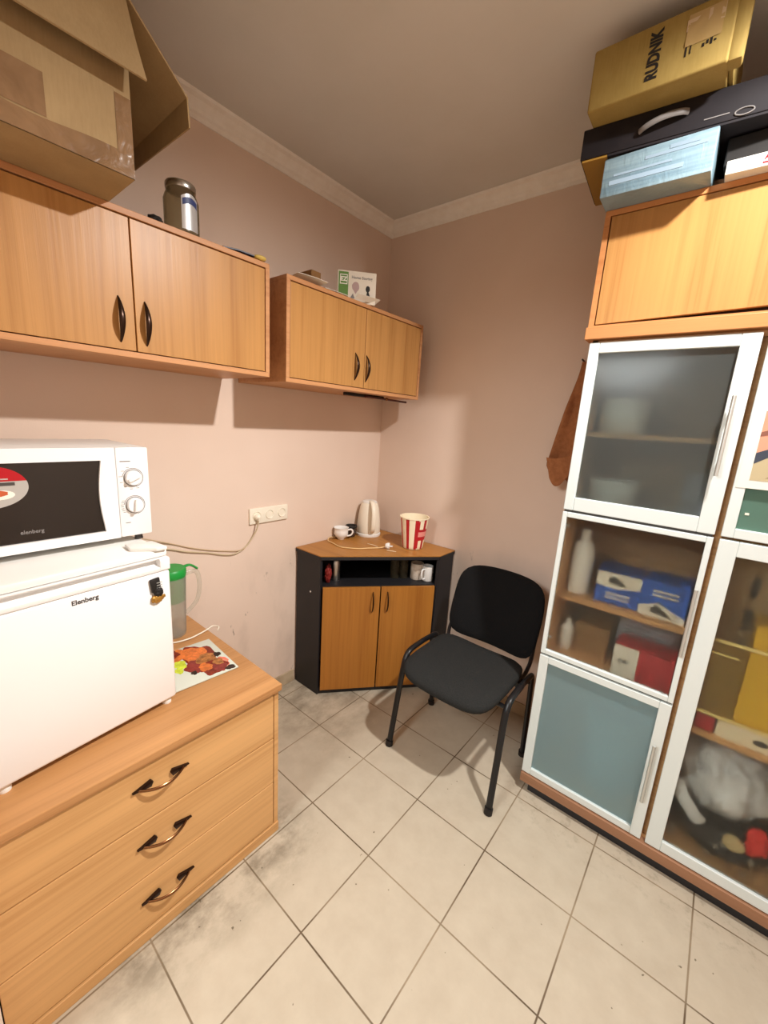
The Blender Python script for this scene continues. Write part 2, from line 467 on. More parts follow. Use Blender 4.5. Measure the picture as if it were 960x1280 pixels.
# ------------------------------------------------------------------ wall cabinets
def wall_cabinet(name, label, y0, y1, ys, z0, z1, hy, hz0, hz1):
    t = thing(name, (.15, (y0+y1)/2, z0), label, 'wall cabinet', 'hanging beech cabinets on the left wall')
    e = .017; xf = .322
    b = MB(); b.box(XW+.002, xf, y0, y1, z1-e, z1, .0012); b.box(XW+.002, xf, y0, y1, z0, z0+e, .0012)
    b.box(XW+.002, xf, y0, y0+e, z0+e, z1-e); b.box(XW+.002, xf, y1-e, y1, z0+e, z1-e)
    b.box(XW+.002, XW+.008, y0+e, y1-e, z0+e, z1-e); b.box(XW+.01, xf-.03, ys-.008, ys+.008, z0+e, z1-e)
    b.build('carcass', M['edge'], t)
    b = MB(); b.box(xf-.030, xf-.026, y0+e, y1-e, z0+e, z1-e); b.build('shadow_gap', M['gapdark'], t)
    for (a, c), h in zip(((y0+e+.003, ys-.002), (ys+.002, y1-e-.003)), hy):
        d = MB().box(xf-.020, xf-.002, a, c, z0+e+.003, z1-e-.004, .001).build('door', M['beech'], t)
        hb = MB(); bow(hb, (xf-.004, h, hz0), (xf-.004, h, hz1), (1, 0, 0), .026, .002, .0085, .5)
        hb.build('handle', M['bronze'], d, 40)
    return t
wall_cabinet('wall_cabinet', 'hanging beech two-door cabinet carrying the open carton and the glass jar', -1.985, -1.046, -1.515, 1.717, 2.117, (-1.557, -1.486), 1.755, 1.884)
wall_cabinet('wall_cabinet', 'hanging beech two-door cabinet beside the corner, with the printed white box on top', -.968, -.040, -.504, 1.709, 2.109, (-.570, -.493), 1.757, 1.885)

# ------------------------------------------------------------------ tall cabinet
YF = -.402
tc = thing('display_cabinet', (1.78, -.17, 0), 'tall beech cabinet with frosted glass doors in pale metal frames', 'cabinet')
xa, xm, xb = 1.308, 1.774, 2.245
b = MB()
for x0, x1 in ((xa, xa+.018), (xm-.009, xm+.009), (xb-.018, xb)): b.box(x0, x1, YF+(.022 if x0 < 1.4 or x1 > 2 else .034), YW-.004, .0885, 1.90)
b.box(xa, xb, YW-.012, YW-.004, .0885, 1.90); b.box(xa, xb, YF+.022, YW-.012, .0885, .100); b.box(xa, xb, YF+.022, YW-.012, 1.882, 1.90)
b.build('carcass', M['inner'], tc)
b = MB(); b.box(xa-.004, xb+.004, YF-.010, YW-.004, .046, .088, .002); b.build('base_board', M['basewood'], tc)
b = MB(); b.box(xa+.03, xb-.03, YF+.010, YW-.02, 0, .046); b.build('plinth', M['black'], tc)  # black and set well forward to stand in for the shaded band below
b = MB(); b.box(xa-.022, xb+.022, YF-.010, YW-.004, 1.900, 1.940, .002); b.build('top_board', M['beech_x'], tc)
for x0, x1, z in ((xa+.018, xm-.009, 1.585), (xa+.018, xm-.009, 1.288), (xa+.018, xm-.009, .932), (xa+.018, xm-.009, .668), (xm+.009, xb-.018, .590), (xm+.009, xb-.018, 1.288)):
    MB().box(x0, x1, YF+.055, YW-.014, z-.018, z).build('shelf', M['inner'], tc)
def gdoor(x0, x1, z0, z1, fl, fr, fb, ft, gl, handle=None, hinge=False):
    y0, y1 = YF-.002, YF+.020
    b = MB()
    b.box(x0, x0+fl, y0, y1, z0, z1, .0025); b.box(x1-fr, x1, y0, y1, z0, z1, .0025)
    b.box(x0+fl, x1-fr, y0+.0005, y1, z1-ft, z1, .0025); b.box(x0+fl, x1-fr, y0+.0005, y1, z0, z0+fb, .0025)
    d = b.build('glass_door', M['alu'], tc)
    MB().box(x0+fl-.004, x1-fr+.004, YF+.010, YF+.014, z0+fb-.004, z1-ft+.004).build('glass_pane', gl, d)
    if handle:
        hx, h0, h1 = handle
        b = MB(); b.tube([(hx, y0-.026, h0), (hx, y0-.026, h1)], .0055, 10)
        for q in (h0+.045, h1-.045): b.tube([(hx, y0+.004, q), (hx, y0-.026, q)], .0045, 8)
        b.build('handle', M['silver'], d, 40)
    if hinge:
        for q in (z0+.07, z1-.055):
            b = MB(); b.tube([(x0+fl-.004, YF+.022, q), (x0+fl+.014, YF+.022, q)], .007, 10); b.build('hinge', M['steel'], d, 40)
    return d
gdoor(1.304, 1.764, 1.290, 1.890, .034, .047, .050, .036, M['frost'], (1.733, 1.475, 1.712))
gdoor(1.304, 1.764, .678, 1.281, .017, .017, .020, .020, M['haze'], (1.752, .868, 1.108), True)
gdoor(1.304, 1.764, .092, .670, .036, .036, .030, .030, M['frostblue'], (1.742, .270, .510))
upper_right = gdoor(1.779, 2.240, 1.290, 1.890, .030, .030, .030, .030, M['greenglass'])
gdoor(1.779, 2.240, .092, 1.281, .048, .048, .042, .048, M['haze'])
# black seals between the stacked doors
for z in (1.2855, .674): MB().box(1.306, 1.76, YF+.010, YF+.016, z-.005, z+.005).build('door_seal', M['dgrey'], tc)

# the cabinet on top of it
uc = thing('rooftop_cabinet', (1.78, -.17, 1.94), 'wide beech box cabinet with one flap door, on top of the glass-door cabinet', 'cabinet')
xa2, z0, z1 = 1.290, 1.9405, 2.303
b = MB(); e = .017
b.box(xa2, xb+.01, YF, YW-.004, z1-e, z1, .0012); b.box(xa2, xb+.01, YF, YW-.004, z0, z0+.006)
b.box(xa2, xa2+e, YF, YW-.004, z0+.006, z1-e); b.box(xb+.01-e, xb+.01, YF, YW-.004, z0+.006, z1-e); b.box(xa2+e, xb+.01-e, YW-.012, YW-.004, z0+.006, z1-e)
b.build('carcass', M['beech_x'], uc)
MB().box(xa2+e, xb-.01, YF+.028, YF+.032, z0+.006, z1-e).build('shadow_gap', M['gapdark'], uc)
mx = Matrix.Translation((xa2+e+.004, 0, z0+.010)) @ Matrix.Rotation(-.022, 4, 'Y') @ Matrix.Translation((-xa2-e-.004, 0, -z0-.010))
b = MB(); b.prism([(xa2+e+.004, z0+.009), (xb-.014, z0+.030), (xb-.014, z1-e-.003), (xa2+e+.004, z1-e-.003)], YF+.001, YF+.019, 'y', .001)
b.build('flap_door', M['beech'], uc)

# ------------------------------------------------------------------ corner cabinet
cc = thing('corner_cabinet', (.12, -.15, 0), 'black corner cabinet with wooden top, open shelf and two wooden doors', 'corner cabinet')
PL, PR = Vector((.176, -.614, 0)), Vector((.594, -.108, 0))
D = (PR-PL).normalized(); N = Vector((D.y, -D.x, 0)); LEN = (PR-PL).length
DM = frame_mx(PL, D, (0, 0, 1))         # local: x along the front, y up, z outwards
def dbox(m, s0, s1, zz0, zz1, d0, d1, bev=0.): return m.box(s0, s1, zz0, zz1, d0, d1, bev, DM)
b = MB(); b.box(XW+.012, .176, -.622, -.606, .0, .828, .001); b.build('side_panel', M['black'], cc)
b = MB(); b.box(.588, .604, -.108, YW-.012, .0, .828, .001); b.build('side_panel', M['black'], cc)
b = MB(); b.box(XW+.011, XW+.018, -.606, YW-.012, .02, .826); b.box(XW+.018, .588, YW-.019, YW-.012, .02, .826); b.build('back_panel', M['black'], cc)
pent = [(XW+.012, -.606), (.178, -.606), (.588, -.106), (.588, YW-.02), (XW+.012, YW-.02)]
for z, nm, mm in ((.655, 'shelf', 'black'), (.030, 'shelf', 'black')): MB().prism(pent, z, z+.016, 'z').build(nm, M[mm], cc)
b = MB(); dbox(b, .0, LEN, .0, .030, -.03, -.004); b.build('plinth', M['black'], cc)
ptop = [(XW+.006, -.626), (.172, -.626), (.180, -.622), (.604, -.112), (.608, -.104), (.608, YW-.008), (XW+.006, YW-.008)]
b = MB(); b.prism(ptop, .826, .8445, 'z'); b.build('edge_band', M['black'], cc)
b = MB(); b.prism(ptop, .8447, .850, 'z'); b.build('top_board', M['aldertop'], cc)
for s0, s1, hs in ((.010, .330, .290), (.337, LEN-.008, .374)):
    b = MB(); dbox(b, s0, s1, .034, .668, .0, .016, .001); d = b.build('door', M['alder'], cc)
    b = MB()
    pts = []
    for i in range(13):
        t = i/12; pts.append(DM @ Vector((hs, .520+.118*t, .014+.030*math.sin(PI*t)**.7)))
    b.tube(pts, [.0035+.002*math.sin(PI*i/12) for i in range(13)], 8, flat=(1.3, .8)); b.build('handle', M['bronze'], d, 40)
b = MB(); b.tube([(.10, -.622, .62), (.10, -.6245, .62)], .005, 10); b.build('screw_cap', M['whiteplastic'], cc, 40)

# ------------------------------------------------------------------ chair
ch = thing('stacking_chair', (.985, -.41, 0), 'black metal stacking chair with charcoal fabric seat and rounded back', 'chair')
def smooth_path(pts, n=6):
    P = [Vector(p) for p in pts]; out = []
    for i in range(len(P)-1):
        a, b_, c, d = P[max(i-1, 0)], P[i], P[i+1], P[min(i+2, len(P)-1)]
        for k in range(n):
            t = k/n
            out.append(.5*((2*b_)+(c-a)*t+(2*a-5*b_+4*c-d)*t*t+(3*b_-a-3*c+d)*t**3))
    out.append(P[-1]); return out
for sx, xf, xr, xt in ((-1, .721, .704, .722), (1, 1.258, 1.243, 1.246)):
    fr = [(xf, -.622, .0), (xf+(xt-xf)*.5, -.585, .22), (xt, -.552, .40), (xt, -.535, .452), (xt, -.500, .478), (xt, -.40, .484)]
    rr = [(xt, -.40, .484), (xt, -.285, .476), (xt, -.256, .452), (xr+(xt-xr)*.6, -.248, .38), (xr, -.215, .0)]
    b = MB(); b.tube(smooth_path(fr), .0145, 12, flat=(1.0, .8)); lg = b.build('leg', M['blackmetal'], ch, 50)
    MB().tube([(xf, -.623, .0), (xf, -.619, .026)], .018, 12).build('foot_cap', M['ink'], lg, 40)
    b = MB(); b.tube(smooth_path(rr), .0145, 12, flat=(1.0, .8)); lg = b.build('leg', M['blackmetal'], ch, 50)
    MB().tube([(xr, -.214, .0), (xr, -.217, .026)], .018, 12).build('foot_cap', M['ink'], lg, 40)
    xu = 1.205 if sx > 0 else .762
    b = MB(); b.tube(smooth_path([(xu, -.34, .442), (xu, -.25, .442), (xu, -.208, .458), (xu+.004*sx, -.188, .50), (xu-.002*sx, -.146, .60), (xu-.004*sx, -.10, .74)]), .011, 10, flat=(1.35, .8))
    b.build('back_upright', M['blackmetal'], ch, 50)
b = MB()
for y in (-.52, -.29): b.tube([(.722, y, .452), (.74, y, .440), (1.228, y, .440), (1.246, y, .452)], .010, 10)
b.build('seat_frame', M['blackmetal'], ch, 50)
def padded(fn_pt, w, h, n, power=4., th=.03, puff=.006):
    """rounded pad: superellipse outline, fn_pt(u, v, t) -> point, u,v in -1..1"""
    m = MB(); bm = m.bm
    def ring(s, t):
        o = []
        for i in range(64):
            a = 2*PI*i/64; c, d = math.cos(a), math.sin(a)
            r = (abs(c)**power+abs(d)**power)**(-1/power)
            o.append(bm.verts.new(fn_pt(c*r*s, d*r*s, t)))
        return o
    R = [ring(s, t) for s, t in ((.35, .5+puff/th), (.8, .5+puff/th*.6), (.96, .42), (1., .15), (1., -.15), (.97, -.42), (.8, -.5), (.35, -.5))]
    for A, B in zip(R, R[1:]):
        for i in range(64): bm.faces.new((A[i], A[(i+1) % 64], B[(i+1) % 64], B[i]))
    bm.faces.new(R[0]); bm.faces.new(R[-1][::-1]); bmesh.ops.recalc_face_normals(bm, faces=bm.faces[:])
    return m
def seat_pt(u, v, t):
    x = .985+.232*u*(1-.05*max(0, -v)**2); y = -.448+.218*v
    z = .462+.046*t+.014*u*u-.020*max(0, -v)**3+.012*max(0, v)**2
    return (x, y, z)
padded(seat_pt, 0, 0, 0, 5.5, .046, .004).build('seat', M['fabric'], ch, 60)
def back_pt(u, v, t):
    x = .980+.238*u*(1-.06*max(0, v)**2-.03*max(0, -v)**2); z = .668+.188*v-.012*u*u*(1 if v > 0 else .3)
    y = -.126+.055*(v)+.034*t-.040*u*u*1.0+.02
    return (x, -y*0+y, z)
bk = padded(lambda u, v, t: back_pt(u, v, -t), 0, 0, 0, 5.6, .03, .004).build('backrest', M['backfabric'], ch, 60)

# ------------------------------------------------------------------ fridge
fr = thing('small_fridge', (.522, -1.537, .644), 'small white fridge with dark lettering on its door, on the chest of drawers', 'fridge', rz=math.radians(7.1))
W, DP, H = .446, .43, .520
b = MB(); b.box(-DP, -.052, -W+.004, -.004, .016, H-.022, .006); b.build('body', M['white'], fr, 40, world=False)
b = MB(); b.box(-DP, -.012, -W, 0, H-.022, H, .006); b.build('top_cover', M['whiteplastic'], fr, 40, world=False)
b = MB(); b.box(-.046, 0, -W, 0, .022, .458, .010, seg=3); dr = b.build('door', M['white'], fr, 40, world=False)
b = MB()
prof = [(-.046, .4585), (0, .4585), (.002, .463), (.002, .470), (-.020, .476), (-.026, .484), (-.022, .492), (-.004, .494), (-.002, .497), (-.046, .497)]
b.prism([(p[0], p[1]) for p in prof], -W, -.030, 'y')
b.prism([(-.046, .4585), (0, .4585), (.002, .463), (.002, .490), (-.002, .497), (-.046, .497)], -.030, -.001, 'y', .0015)
b.build('handle_strip', M['white'], dr, 40, world=False)
b = MB(); b.text('Elenberg', .0175, frame_mx((.0006, -.226, .436-.022+.022), (0, 1, 0), (0, 0, 1)), .0003, .0004)
b.build('lettering', M['dgrey'], dr, world=False)
b = MB(); b.prism([(-.105, -.075), (-.055, -.085), (-.004, -.034), (-.002, -.004), (-.080, -.006)], H, H+.011, 'z', .003); lab(b.build('hinge_cap', M['whiteplastic'], fr, 40, world=False), 'white wedge hinge cover')
for x, y in ((-.025, -.022), (-.025, -W+.022), (-DP+.03, -.022), (-DP+.03, -W+.022)):
    MB().lathe([(0, 0), (.013, 0), (.014, .010), (.010, .018), (0, .018)], (x, y, 0), 16).build('foot', M['whiteplastic'], fr, 40, world=False)
fridge = fr
def fw(x, y, z): return Vector((.522, -1.537, .644))+Matrix.Rotation(math.radians(7.1), 3, 'Z') @ Vector((x, y, z))

mg = thing('fridge_magnet', fw(.0008, -.046, .38), 'small black and gold figure magnet on the white fridge door', 'magnet', rz=math.radians(7.1))
b = MB(); b.box(0, .008, -.013, .015, .022, .064, .003, Matrix.Rotation(math.radians(6), 4, 'X')); b.blob((.007, .003, .020), (.008, .013, .015), 3, .2)
b.build('hat', M['ink'], mg, 40, world=False)
b = MB()
for z in (.032, .040, .048): b.box(.0078, .0092, -.002, .014, z, z+.0025)
b.build('band', M['silver'], mg, world=False)
b = MB(); b.blob((.006, .0, .0), (.006, .016, .013), 5, .3); b.box(0, .006, -.018, .024, -.008, .002, .002, Matrix.Rotation(math.radians(12), 4, 'X')); b.build('figure', M['gold'], mg, 40, world=False)

# ------------------------------------------------------------------ microwave
mw = thing('microwave_oven', (.388, -1.530, 1.1650), 'white microwave with dark window and two dials, on top of the fridge', 'microwave', rz=math.radians(1.5))
W, DP, Z0, Z1 = .47, .335, .020, .290
b = MB(); b.box(-DP, -.022, -W, 0, Z0, Z1, .004); b.build('body', M['whiteplastic'], mw, 40, world=False)
b = MB(); b.box(-.022, 0, -.088, 0, Z0, Z1, .004); pn = b.build('control_panel', M['white'], mw, 40, world=False)
# door: frame with a window opening whose right side curves
wl, wr, wb, wt = -W+.035, -.126, Z0+.026, Z1-.036
b = MB(); bm = b.bm
outer = [(-W, Z0), (-.0895, Z0), (-.0895, Z1), (-W, Z1)]
inner = [(wl, wb)]+[(wr-.010*math.sin(PI*k/10), wb+(wt-wb)*k/10) for k in range(11)]+[(wl, wt)]
inner[1] = (wr-.001, wb)
n = len(inner)
def outer_for(p, i):
    if i == 0: return (-W, Z0)
    if i == n-1: return (-W, Z1)
    return (-.0895, Z0+(Z1-Z0)*(i-1)/(n-3))
fo = [bm.verts.new((0, *outer_for(p, i))) for i, p in enumerate(inner)]
fi = [bm.verts.new((.002, *p)) for p in inner]
fd = [bm.verts.new((-.010, *p)) for p in inner]
bo = [bm.verts.new((-.0215, *outer_for(p, i))) for i, p in enumerate(inner)]
for i in range(n):
    j = (i+1) % n
    bm.faces.new((fo[i], fo[j], fi[j], fi[i])); bm.faces.new((fi[i], fi[j], fd[j], fd[i])); bm.faces.new((bo[i], bo[j], fo[j], fo[i]))
bm.faces.new(bo); bmesh.ops.recalc_face_normals(bm, faces=bm.faces[:])
door = b.build('door', M['white'], mw, 35, world=False)
b = MB(); b.prism(inner, -.0205, -.006, 'x'); win = b.build('window', M['mwglass'], door, world=False)
b = MB(); b.text('elenberg', .014, frame_mx((-.0055, -.292, .073), (0, 1, 0), (0, 0, 1)), .0003, .0002); b.build('lettering', M['grey'], door, world=False)
b = MB()
ec, ea, eb = (-.366, .195), .078, .053
el = [(ec[0]+ea*math.cos(2*PI*k/48), ec[1]+eb*math.sin(2*PI*k/48)) for k in range(48)]
b.m(0).prism(el, -.0060, -.0054, 'x')
b.m(1).prism([p for p in el if p[1] > ec[1]+.012], -.0056, -.0050, 'x')
b.m(2).prism([(ec[0]+.03*math.cos(2*PI*k/24)+.02, ec[1]-.020+.012*math.sin(2*PI*k/24)) for k in range(24)], -.0055, -.0049, 'x')
b.m(3).prism([(ec[0]+.022*math.cos(2*PI*k/14)+.014+.003*(k % 2), ec[1]-.016+.008*math.sin(2*PI*k/14)) for k in range(14)], -.0050, -.0045, 'x')
b.m(4).box(-.0052, -.0048, ec[0]-.06, ec[0]+.052, ec[1]+.003, ec[1]+.011)
b.m(0).box(-.0050, -.0047, ec[0]-.05, ec[0]+.040, ec[1]+.018, ec[1]+.021)
b.build('sticker', [M['postergrey'], M['redlabel'], M['paperwhite'], mat('printed_food', srgb(190, 90, 50), .5), M['dgrey']], door, world=False)
for kz, rot in ((.1995, .45), (.1160, 1.45)):
    b = MB(); cy = -.046
    ringm = frame_mx((.0, cy, kz), (0, 1, 0), (0, 0, 1))
    b.lathe([(0, -.001), (.0225, -.001), (.0225, .008), (.0205, .011), (0, .0115)], (0, 0, 0), 32, mx=ringm)
    q = ringm @ Matrix.Rotation(rot, 4, 'Z'); b.box(-.019, .019, -.005, .005, .010, .021, .003, q)
    kn = b.build('dial', M['white'], pn, 35, world=False)
    b = MB(); b.tube([ringm @ Vector((.0245*math.cos(2*PI*k/40), .0245*math.sin(2*PI*k/40), .0004)) for k in range(40)], .0013, 6, closed=True)
    b.tube([ringm @ Vector((.0285*math.cos(a*.1-1.3), .0285*math.sin(a*.1-1.3), .0002)) for a in range(44)], .0009, 6)
    for k in range(7):
        a = PI*.62+k*.52 if rot < 1 else PI*.85+k*.18
        v = Vector((.034*math.cos(a), .034*math.sin(a), 0)); q = ringm @ Matrix.Translation(v); b.box(-.004, .004, -.0007, .0007, 0, .0005, 0, q)
    b.build('dial_marks', M['grey'], kn, world=False)
b = MB()
b.box(0, .0006, -.078, -.050, .248, .2508); b.build('panel_print', M['grey'], pn, world=False)
b = MB(); b.box(0, .0006, -.074, -.060, .062, .0640); b.build('panel_print', M['grey'], pn, world=False)
for x, y in ((-.03, -.03), (-.03, -W+.03), (-DP+.03, -.03), (-DP+.03, -W+.03)):
    MB().lathe([(0, 0.001), (.012, 0.001), (.010, .021), (0, .021)], (x, y, 0), 14).build('foot', M['dgrey'], mw, 40, world=False)

# ------------------------------------------------------------------ jug, glass board, cord on the chest
jg = thing('water_jug', (.095, -1.365, .644), 'clear plastic jug with a green lid, tucked behind the fridge', 'jug')
b = MB(); c = (.095, -1.365, .644)
b.lathe([(0, .002), (.048, .002), (.050, .010), (.058, .270), (.0565, .270), (.0485, .012), (0, .006)], c, 32); b.build('body', M['jugglass'], jg, 50)
b = MB(); b.lathe([(0, .255), (.0555, .255), (.0600, .268), (.0600, .290), (.055, .296), (0, .300)], c, 32)
b.tube(smooth_path([(c[0]+.01, c[1]+.045, c[2]+.292), (c[0]+.012, c[1]+.075, c[2]+.296), (c[0]+.014, c[1]+.104, c[2]+.275)]), .008, 8, flat=(.6, 1.3)); b.build('lid', M['green'], jg, 40)
b = MB(); b.lathe([(.0505, .155), (.0545, .255), (.0540, .255), (.0495, .155)], c, 32); b.build('strainer', mat('green_strainer', srgb(70, 150, 50), .5), jg, 40)
b = MB(); b.tube(smooth_path([(c[0]+.012, c[1]+.055, c[2]+.262), (c[0]+.014, c[1]+.100, c[2]+.262), (c[0]+.016, c[1]+.112, c[2]+.20), (c[0]+.014, c[1]+.098, c[2]+.13), (c[0]+.012, c[1]+.051, c[2]+.085)]), .008, 8, flat=(1.2, .6)); b.build('handle', M['jugglass'], jg, 50)

gb = thing('glass_board', (.36, -1.405, .6442), 'glass chopping board printed with fruit, beside the fridge on the chest', 'chopping board', rz=math.radians(-4))
b = MB(); b.box(-.130, .128, -.118, .112, .001, .0065, .002); b.build('board', plain_noise('printed_pale_glass', srgb(206, 214, 200), srgb(216, 220, 208), 5, .12), gb, 40, world=False)
b = MB(); random.seed(11)
mats = [plain_noise('print_%d' % i, srgb(*c), srgb(*[int(q*(1.25 if i % 2 else .62)) if q*1.25 < 255 else 250 for q in c]), 70, .15) for i, c in enumerate(((150, 50, 30), (190, 104, 50), (200, 130, 70), (120, 46, 40), (56, 40, 34), (178, 190, 60), (206, 150, 120)))]
zz = .0066
def fruit(i, x, y, rx, ry, seed):
    global zz
    random.seed(seed); b.m(i); zz += .00003
    ph = [random.uniform(0, 6.28) for _ in range(4)]; wob = lambda a: 1+.10*math.sin(3*a+ph[0])+.07*math.sin(5*a+ph[1])+.05*math.sin(9*a+ph[2])
    b.prism([(x+rx*math.cos(2*PI*k/44)*wob(2*PI*k/44), y+ry*math.sin(2*PI*k/44)*wob(2*PI*k/44)) for k in range(44)], .0060, zz, 'z')
for a in ((6, .06, .075, .035, .03), (0, -.02, .03, .10, .055), (1, -.05, .02, .06, .045), (3, .03, -.005, .045, .035), (2, .01, .045, .045, .035), (1, -.08, -.02, .04, .05), (0, -.10, -.06, .03, .045),
          (0, .075, .045, .045, .045), (3, .085, .06, .03, .025), (1, .055, .02, .028, .022), (4, .112, .088, .014, .018), (4, .0, .088, .016, .013), (5, -.015, -.045, .03, .022), (5, .02, -.06, .02, .014), (2, .05, .07, .022, .018), (4, .065, -.025, .012, .010)):
    fruit(*a, seed=int(abs(a[1]*9000+a[2]*700)))
b.build('fruit_print', mats, gb, world=False)

def cordthing(name, pts, r, m, label, loc):
    t = tag(MB().tube(smooth_path(pts, 8), r, 8).build(name, m, None, 60, loc=loc), label, 'cord')
    return t
cordthing('power_lead', [(.135, -1.44, .6475), (.150, -1.415, .6475), (.175, -1.385, .649), (.186, -1.330, .652), (.165, -1.255, .651), (.150, -1.222, .648+.002), (.172, -1.206+.0, .650), (.196, -1.222, .6505)], .0032, M['cream'],
          'white cord lying across the chest top beside the glass board', (.18, -1.33, .644))

# ------------------------------------------------------------------ wall sockets and the mains lead
so = thing('wall_socket', (XW, -.805, 1.028), 'cream triple wall socket above the chest, a plug in its first outlet', 'socket')
y0, y1, z0, z1 = -.922, -.690, 1.026, 1.108
b = MB(); b.box(XW, XW+.012, y0, y1, z0, z1, .004, seg=3); b.build('cover_plate', M['cream'], so, 40)
for k, y in enumerate((-.882, -.806, -.730)):
    q = frame_mx((XW+.012, y, 1.068), (0, 1, 0), (0, 0, 1))
    b = MB(); b.lathe([(.0, -.004), (.019, -.004), (.020, .002), (.0225, .004), (.0235, .003), (.0235, -.001)], (0, 0, 0), 28, mx=q); ins = b.build('outlet', M['cream'], so, 40)
    if k:
        b = MB()
        for s in (-.0095, 0., .0095): b.tube([q @ Vector((s, 0, -.0045)), q @ Vector((s, 0, -.0028))], .0028, 8)
        b.build('pin_hole', M['ink'], ins)
ld = thing('mains_lead', (XW+.012, -.882, 1.068), 'cream mains lead plugged into the wall socket, running behind the fridge', 'cord')
b = MB(); b.tube(smooth_path([(XW+.030, -.884, 1.050), (XW+.028, -.888, 1.02), (XW+.018, -.902, .975), (XW+.010, -.945, .918), (XW+.008, -1.00, .893), (XW+.006, -1.06, .898), (XW+.006, -1.14, .925), (XW+.006, -1.24, .952), (XW+.006, -1.34, .985), (XW+.010, -1.50, 1.0)], 8), .0036, 8)
b.build('cord', mat('cream_flex', srgb(200, 182, 150), .5), ld, 60)
b = MB(); b.lathe([(0, .0), (.017, .0), (.017, .014), (.012, .022), (.006, .026), (0, .027)], (0, 0, 0), 20, mx=frame_mx((XW+.0105, -.883, 1.064), (0, 1, 0), (0, 0, 1)))
b.tube([(XW+.034, -.883, 1.064), (XW+.034, -.884, 1.046)], [.009, .005], 8); b.build('plug', M['cream'], ld, 40)
ld2 = tag(MB().tube(smooth_path([(XW+.016, -.955, .913), (XW+.006, -1.00, .905), (XW+.005, -1.12, .933), (XW+.005, -1.22, .966), (XW+.005, -1.30, 1.0), (XW+.02, -1.42, 1.05)], 8), .0026, 8).build('thin_lead', mat('beige_flex', srgb(196, 172, 140), .5), None, 60, loc=(XW, -1.15, .9)),
          'thin beige cord on the wall just above the thicker mains lead', 'cord')

# ------------------------------------------------------------------ on the corner cabinet
ZT = .8503
kt = thing('electric_kettle', (.050, -.102, ZT), 'cream electric kettle standing in the corner on the cabinet', 'kettle')
c = (.050, -.102, ZT)
b = MB(); b.lathe([(0, 0), (.077, 0), (.079, .006), (.079, .016), (.074, .020), (0, .020)], c, 40); b.build('base', M['whiteplastic'], kt, 40)
b = MB(); b.lathe([(0, .021), (.074, .021), (.076, .030), (.074, .075), (.069, .130), (.061, .180), (.053, .208), (.049, .214), (0, .216)], c, 40)
dv = Vector((-.80, .60, 0)); q = Vector(c)
b.tube([q+dv*.045+Vector((0, 0, .200)), q+dv*.062+Vector((0, 0, .212))], [.022, .012], 10); b.build('body', M['cream'], kt, 40)
b = MB(); b.lathe([(0, .214), (.047, .214), (.048, .220), (.040, .226), (0, .229)], c, 40); lab(b.build('lid', M['whiteplastic'], kt, 40), 'flat white lid')
hv = Vector((.84, -.54, 0)); sv = Vector((.54, .84, 0))
b = MB(); b.tube(smooth_path([q+hv*.030+Vector((0, 0, .226)), q+hv*.070+Vector((0, 0, .222)), q+hv*.104+Vector((0, 0, .185)), q+hv*.114+Vector((0, 0, .120)), q+hv*.106+Vector((0, 0, .06)), q+hv*.072+Vector((0, 0, .030))]), .0145, 12, flat=(1.0, .55), up=tuple(sv))
b.build('handle', M['cream'], kt, 40)
cd = [(-.030, -.200, ZT+.0035), (-.022, -.30, ZT+.0035), (-.022, -.372, ZT+.012), (.000, -.408, ZT+.0035), (.055, -.420, ZT+.0035), (.140, -.435, ZT+.0035), (.220, -.385, ZT+.0035), (.258, -.330, ZT+.004), (.295, -.275, ZT+.005), (.318, -.252, ZT+.012)]
b = MB(); b.tube(smooth_path(cd, 8), .0032, 8); cb = b.build('power_cord', mat('cream_cord', srgb(230, 196, 140), .45), kt, 60)
pv = Vector((.64, .0, .0)) ; 
q2 = frame_mx((.332, -.243, ZT+.019), (-.45, .89, .0), (0, 0, 1))
b = MB(); b.lathe([(0, -.016), (.012, -.014), (.018, -.004), (.019, .006), (.017, .010), (0, .011)], (0, 0, 0), 20, mx=q2)
for s in (-.008, .008): b.tube([q2 @ Vector((s, 0, .010)), q2 @ Vector((s, 0, .028))], .0022, 8)
b.build('plug', M['whiteplastic'], cb, 40)
tag(MB().tube(smooth_path([(.190, -.262, ZT+.002), (.235, -.258, ZT+.003), (.270, -.262, ZT+.0022)]), .0018, 6).build('wooden_stick', M['creamcard'], None, 60, loc=(.23, -.26, ZT)), 'thin pale stick lying behind the plug on the cabinet top', 'stick')
tag(MB().tube([(.345, -.268, ZT+.002), (.40, -.250, ZT+.002)], .0017, 6).build('wooden_stick', M['creamcard'], None, 60, loc=(.37, -.26, ZT)), 'thin pale stick lying between the plug and the striped bucket', 'stick')

cu = thing('tea_cup', (.012, -.312, ZT), 'round white porcelain cup with a looped handle, on the cabinet', 'cup')
c = (.012, -.312, ZT)
b = MB(); b.lathe([(0, .0), (.020, .0), (.022, .005), (.036, .018), (.044, .036), (.043, .052), (.041, .060), (.047, .074), (.0445, .074), (.038, .060), (.040, .050), (.040, .036), (.032, .018), (0, .008)], c, 36); b.build('bowl', M['porcelain'], cu, 60)
q = Vector(c); hd = Vector((.70, .71, 0))
b = MB(); b.tube(smooth_path([q+hd*.040+Vector((0, 0, .058)), q+hd*.062+Vector((0, 0, .062)), q+hd*.072+Vector((0, 0, .046)), q+hd*.060+Vector((0, 0, .026)), q+hd*.036+Vector((0, 0, .020))]), .0055, 10); b.build('handle', M['porcelain'], cu, 60)

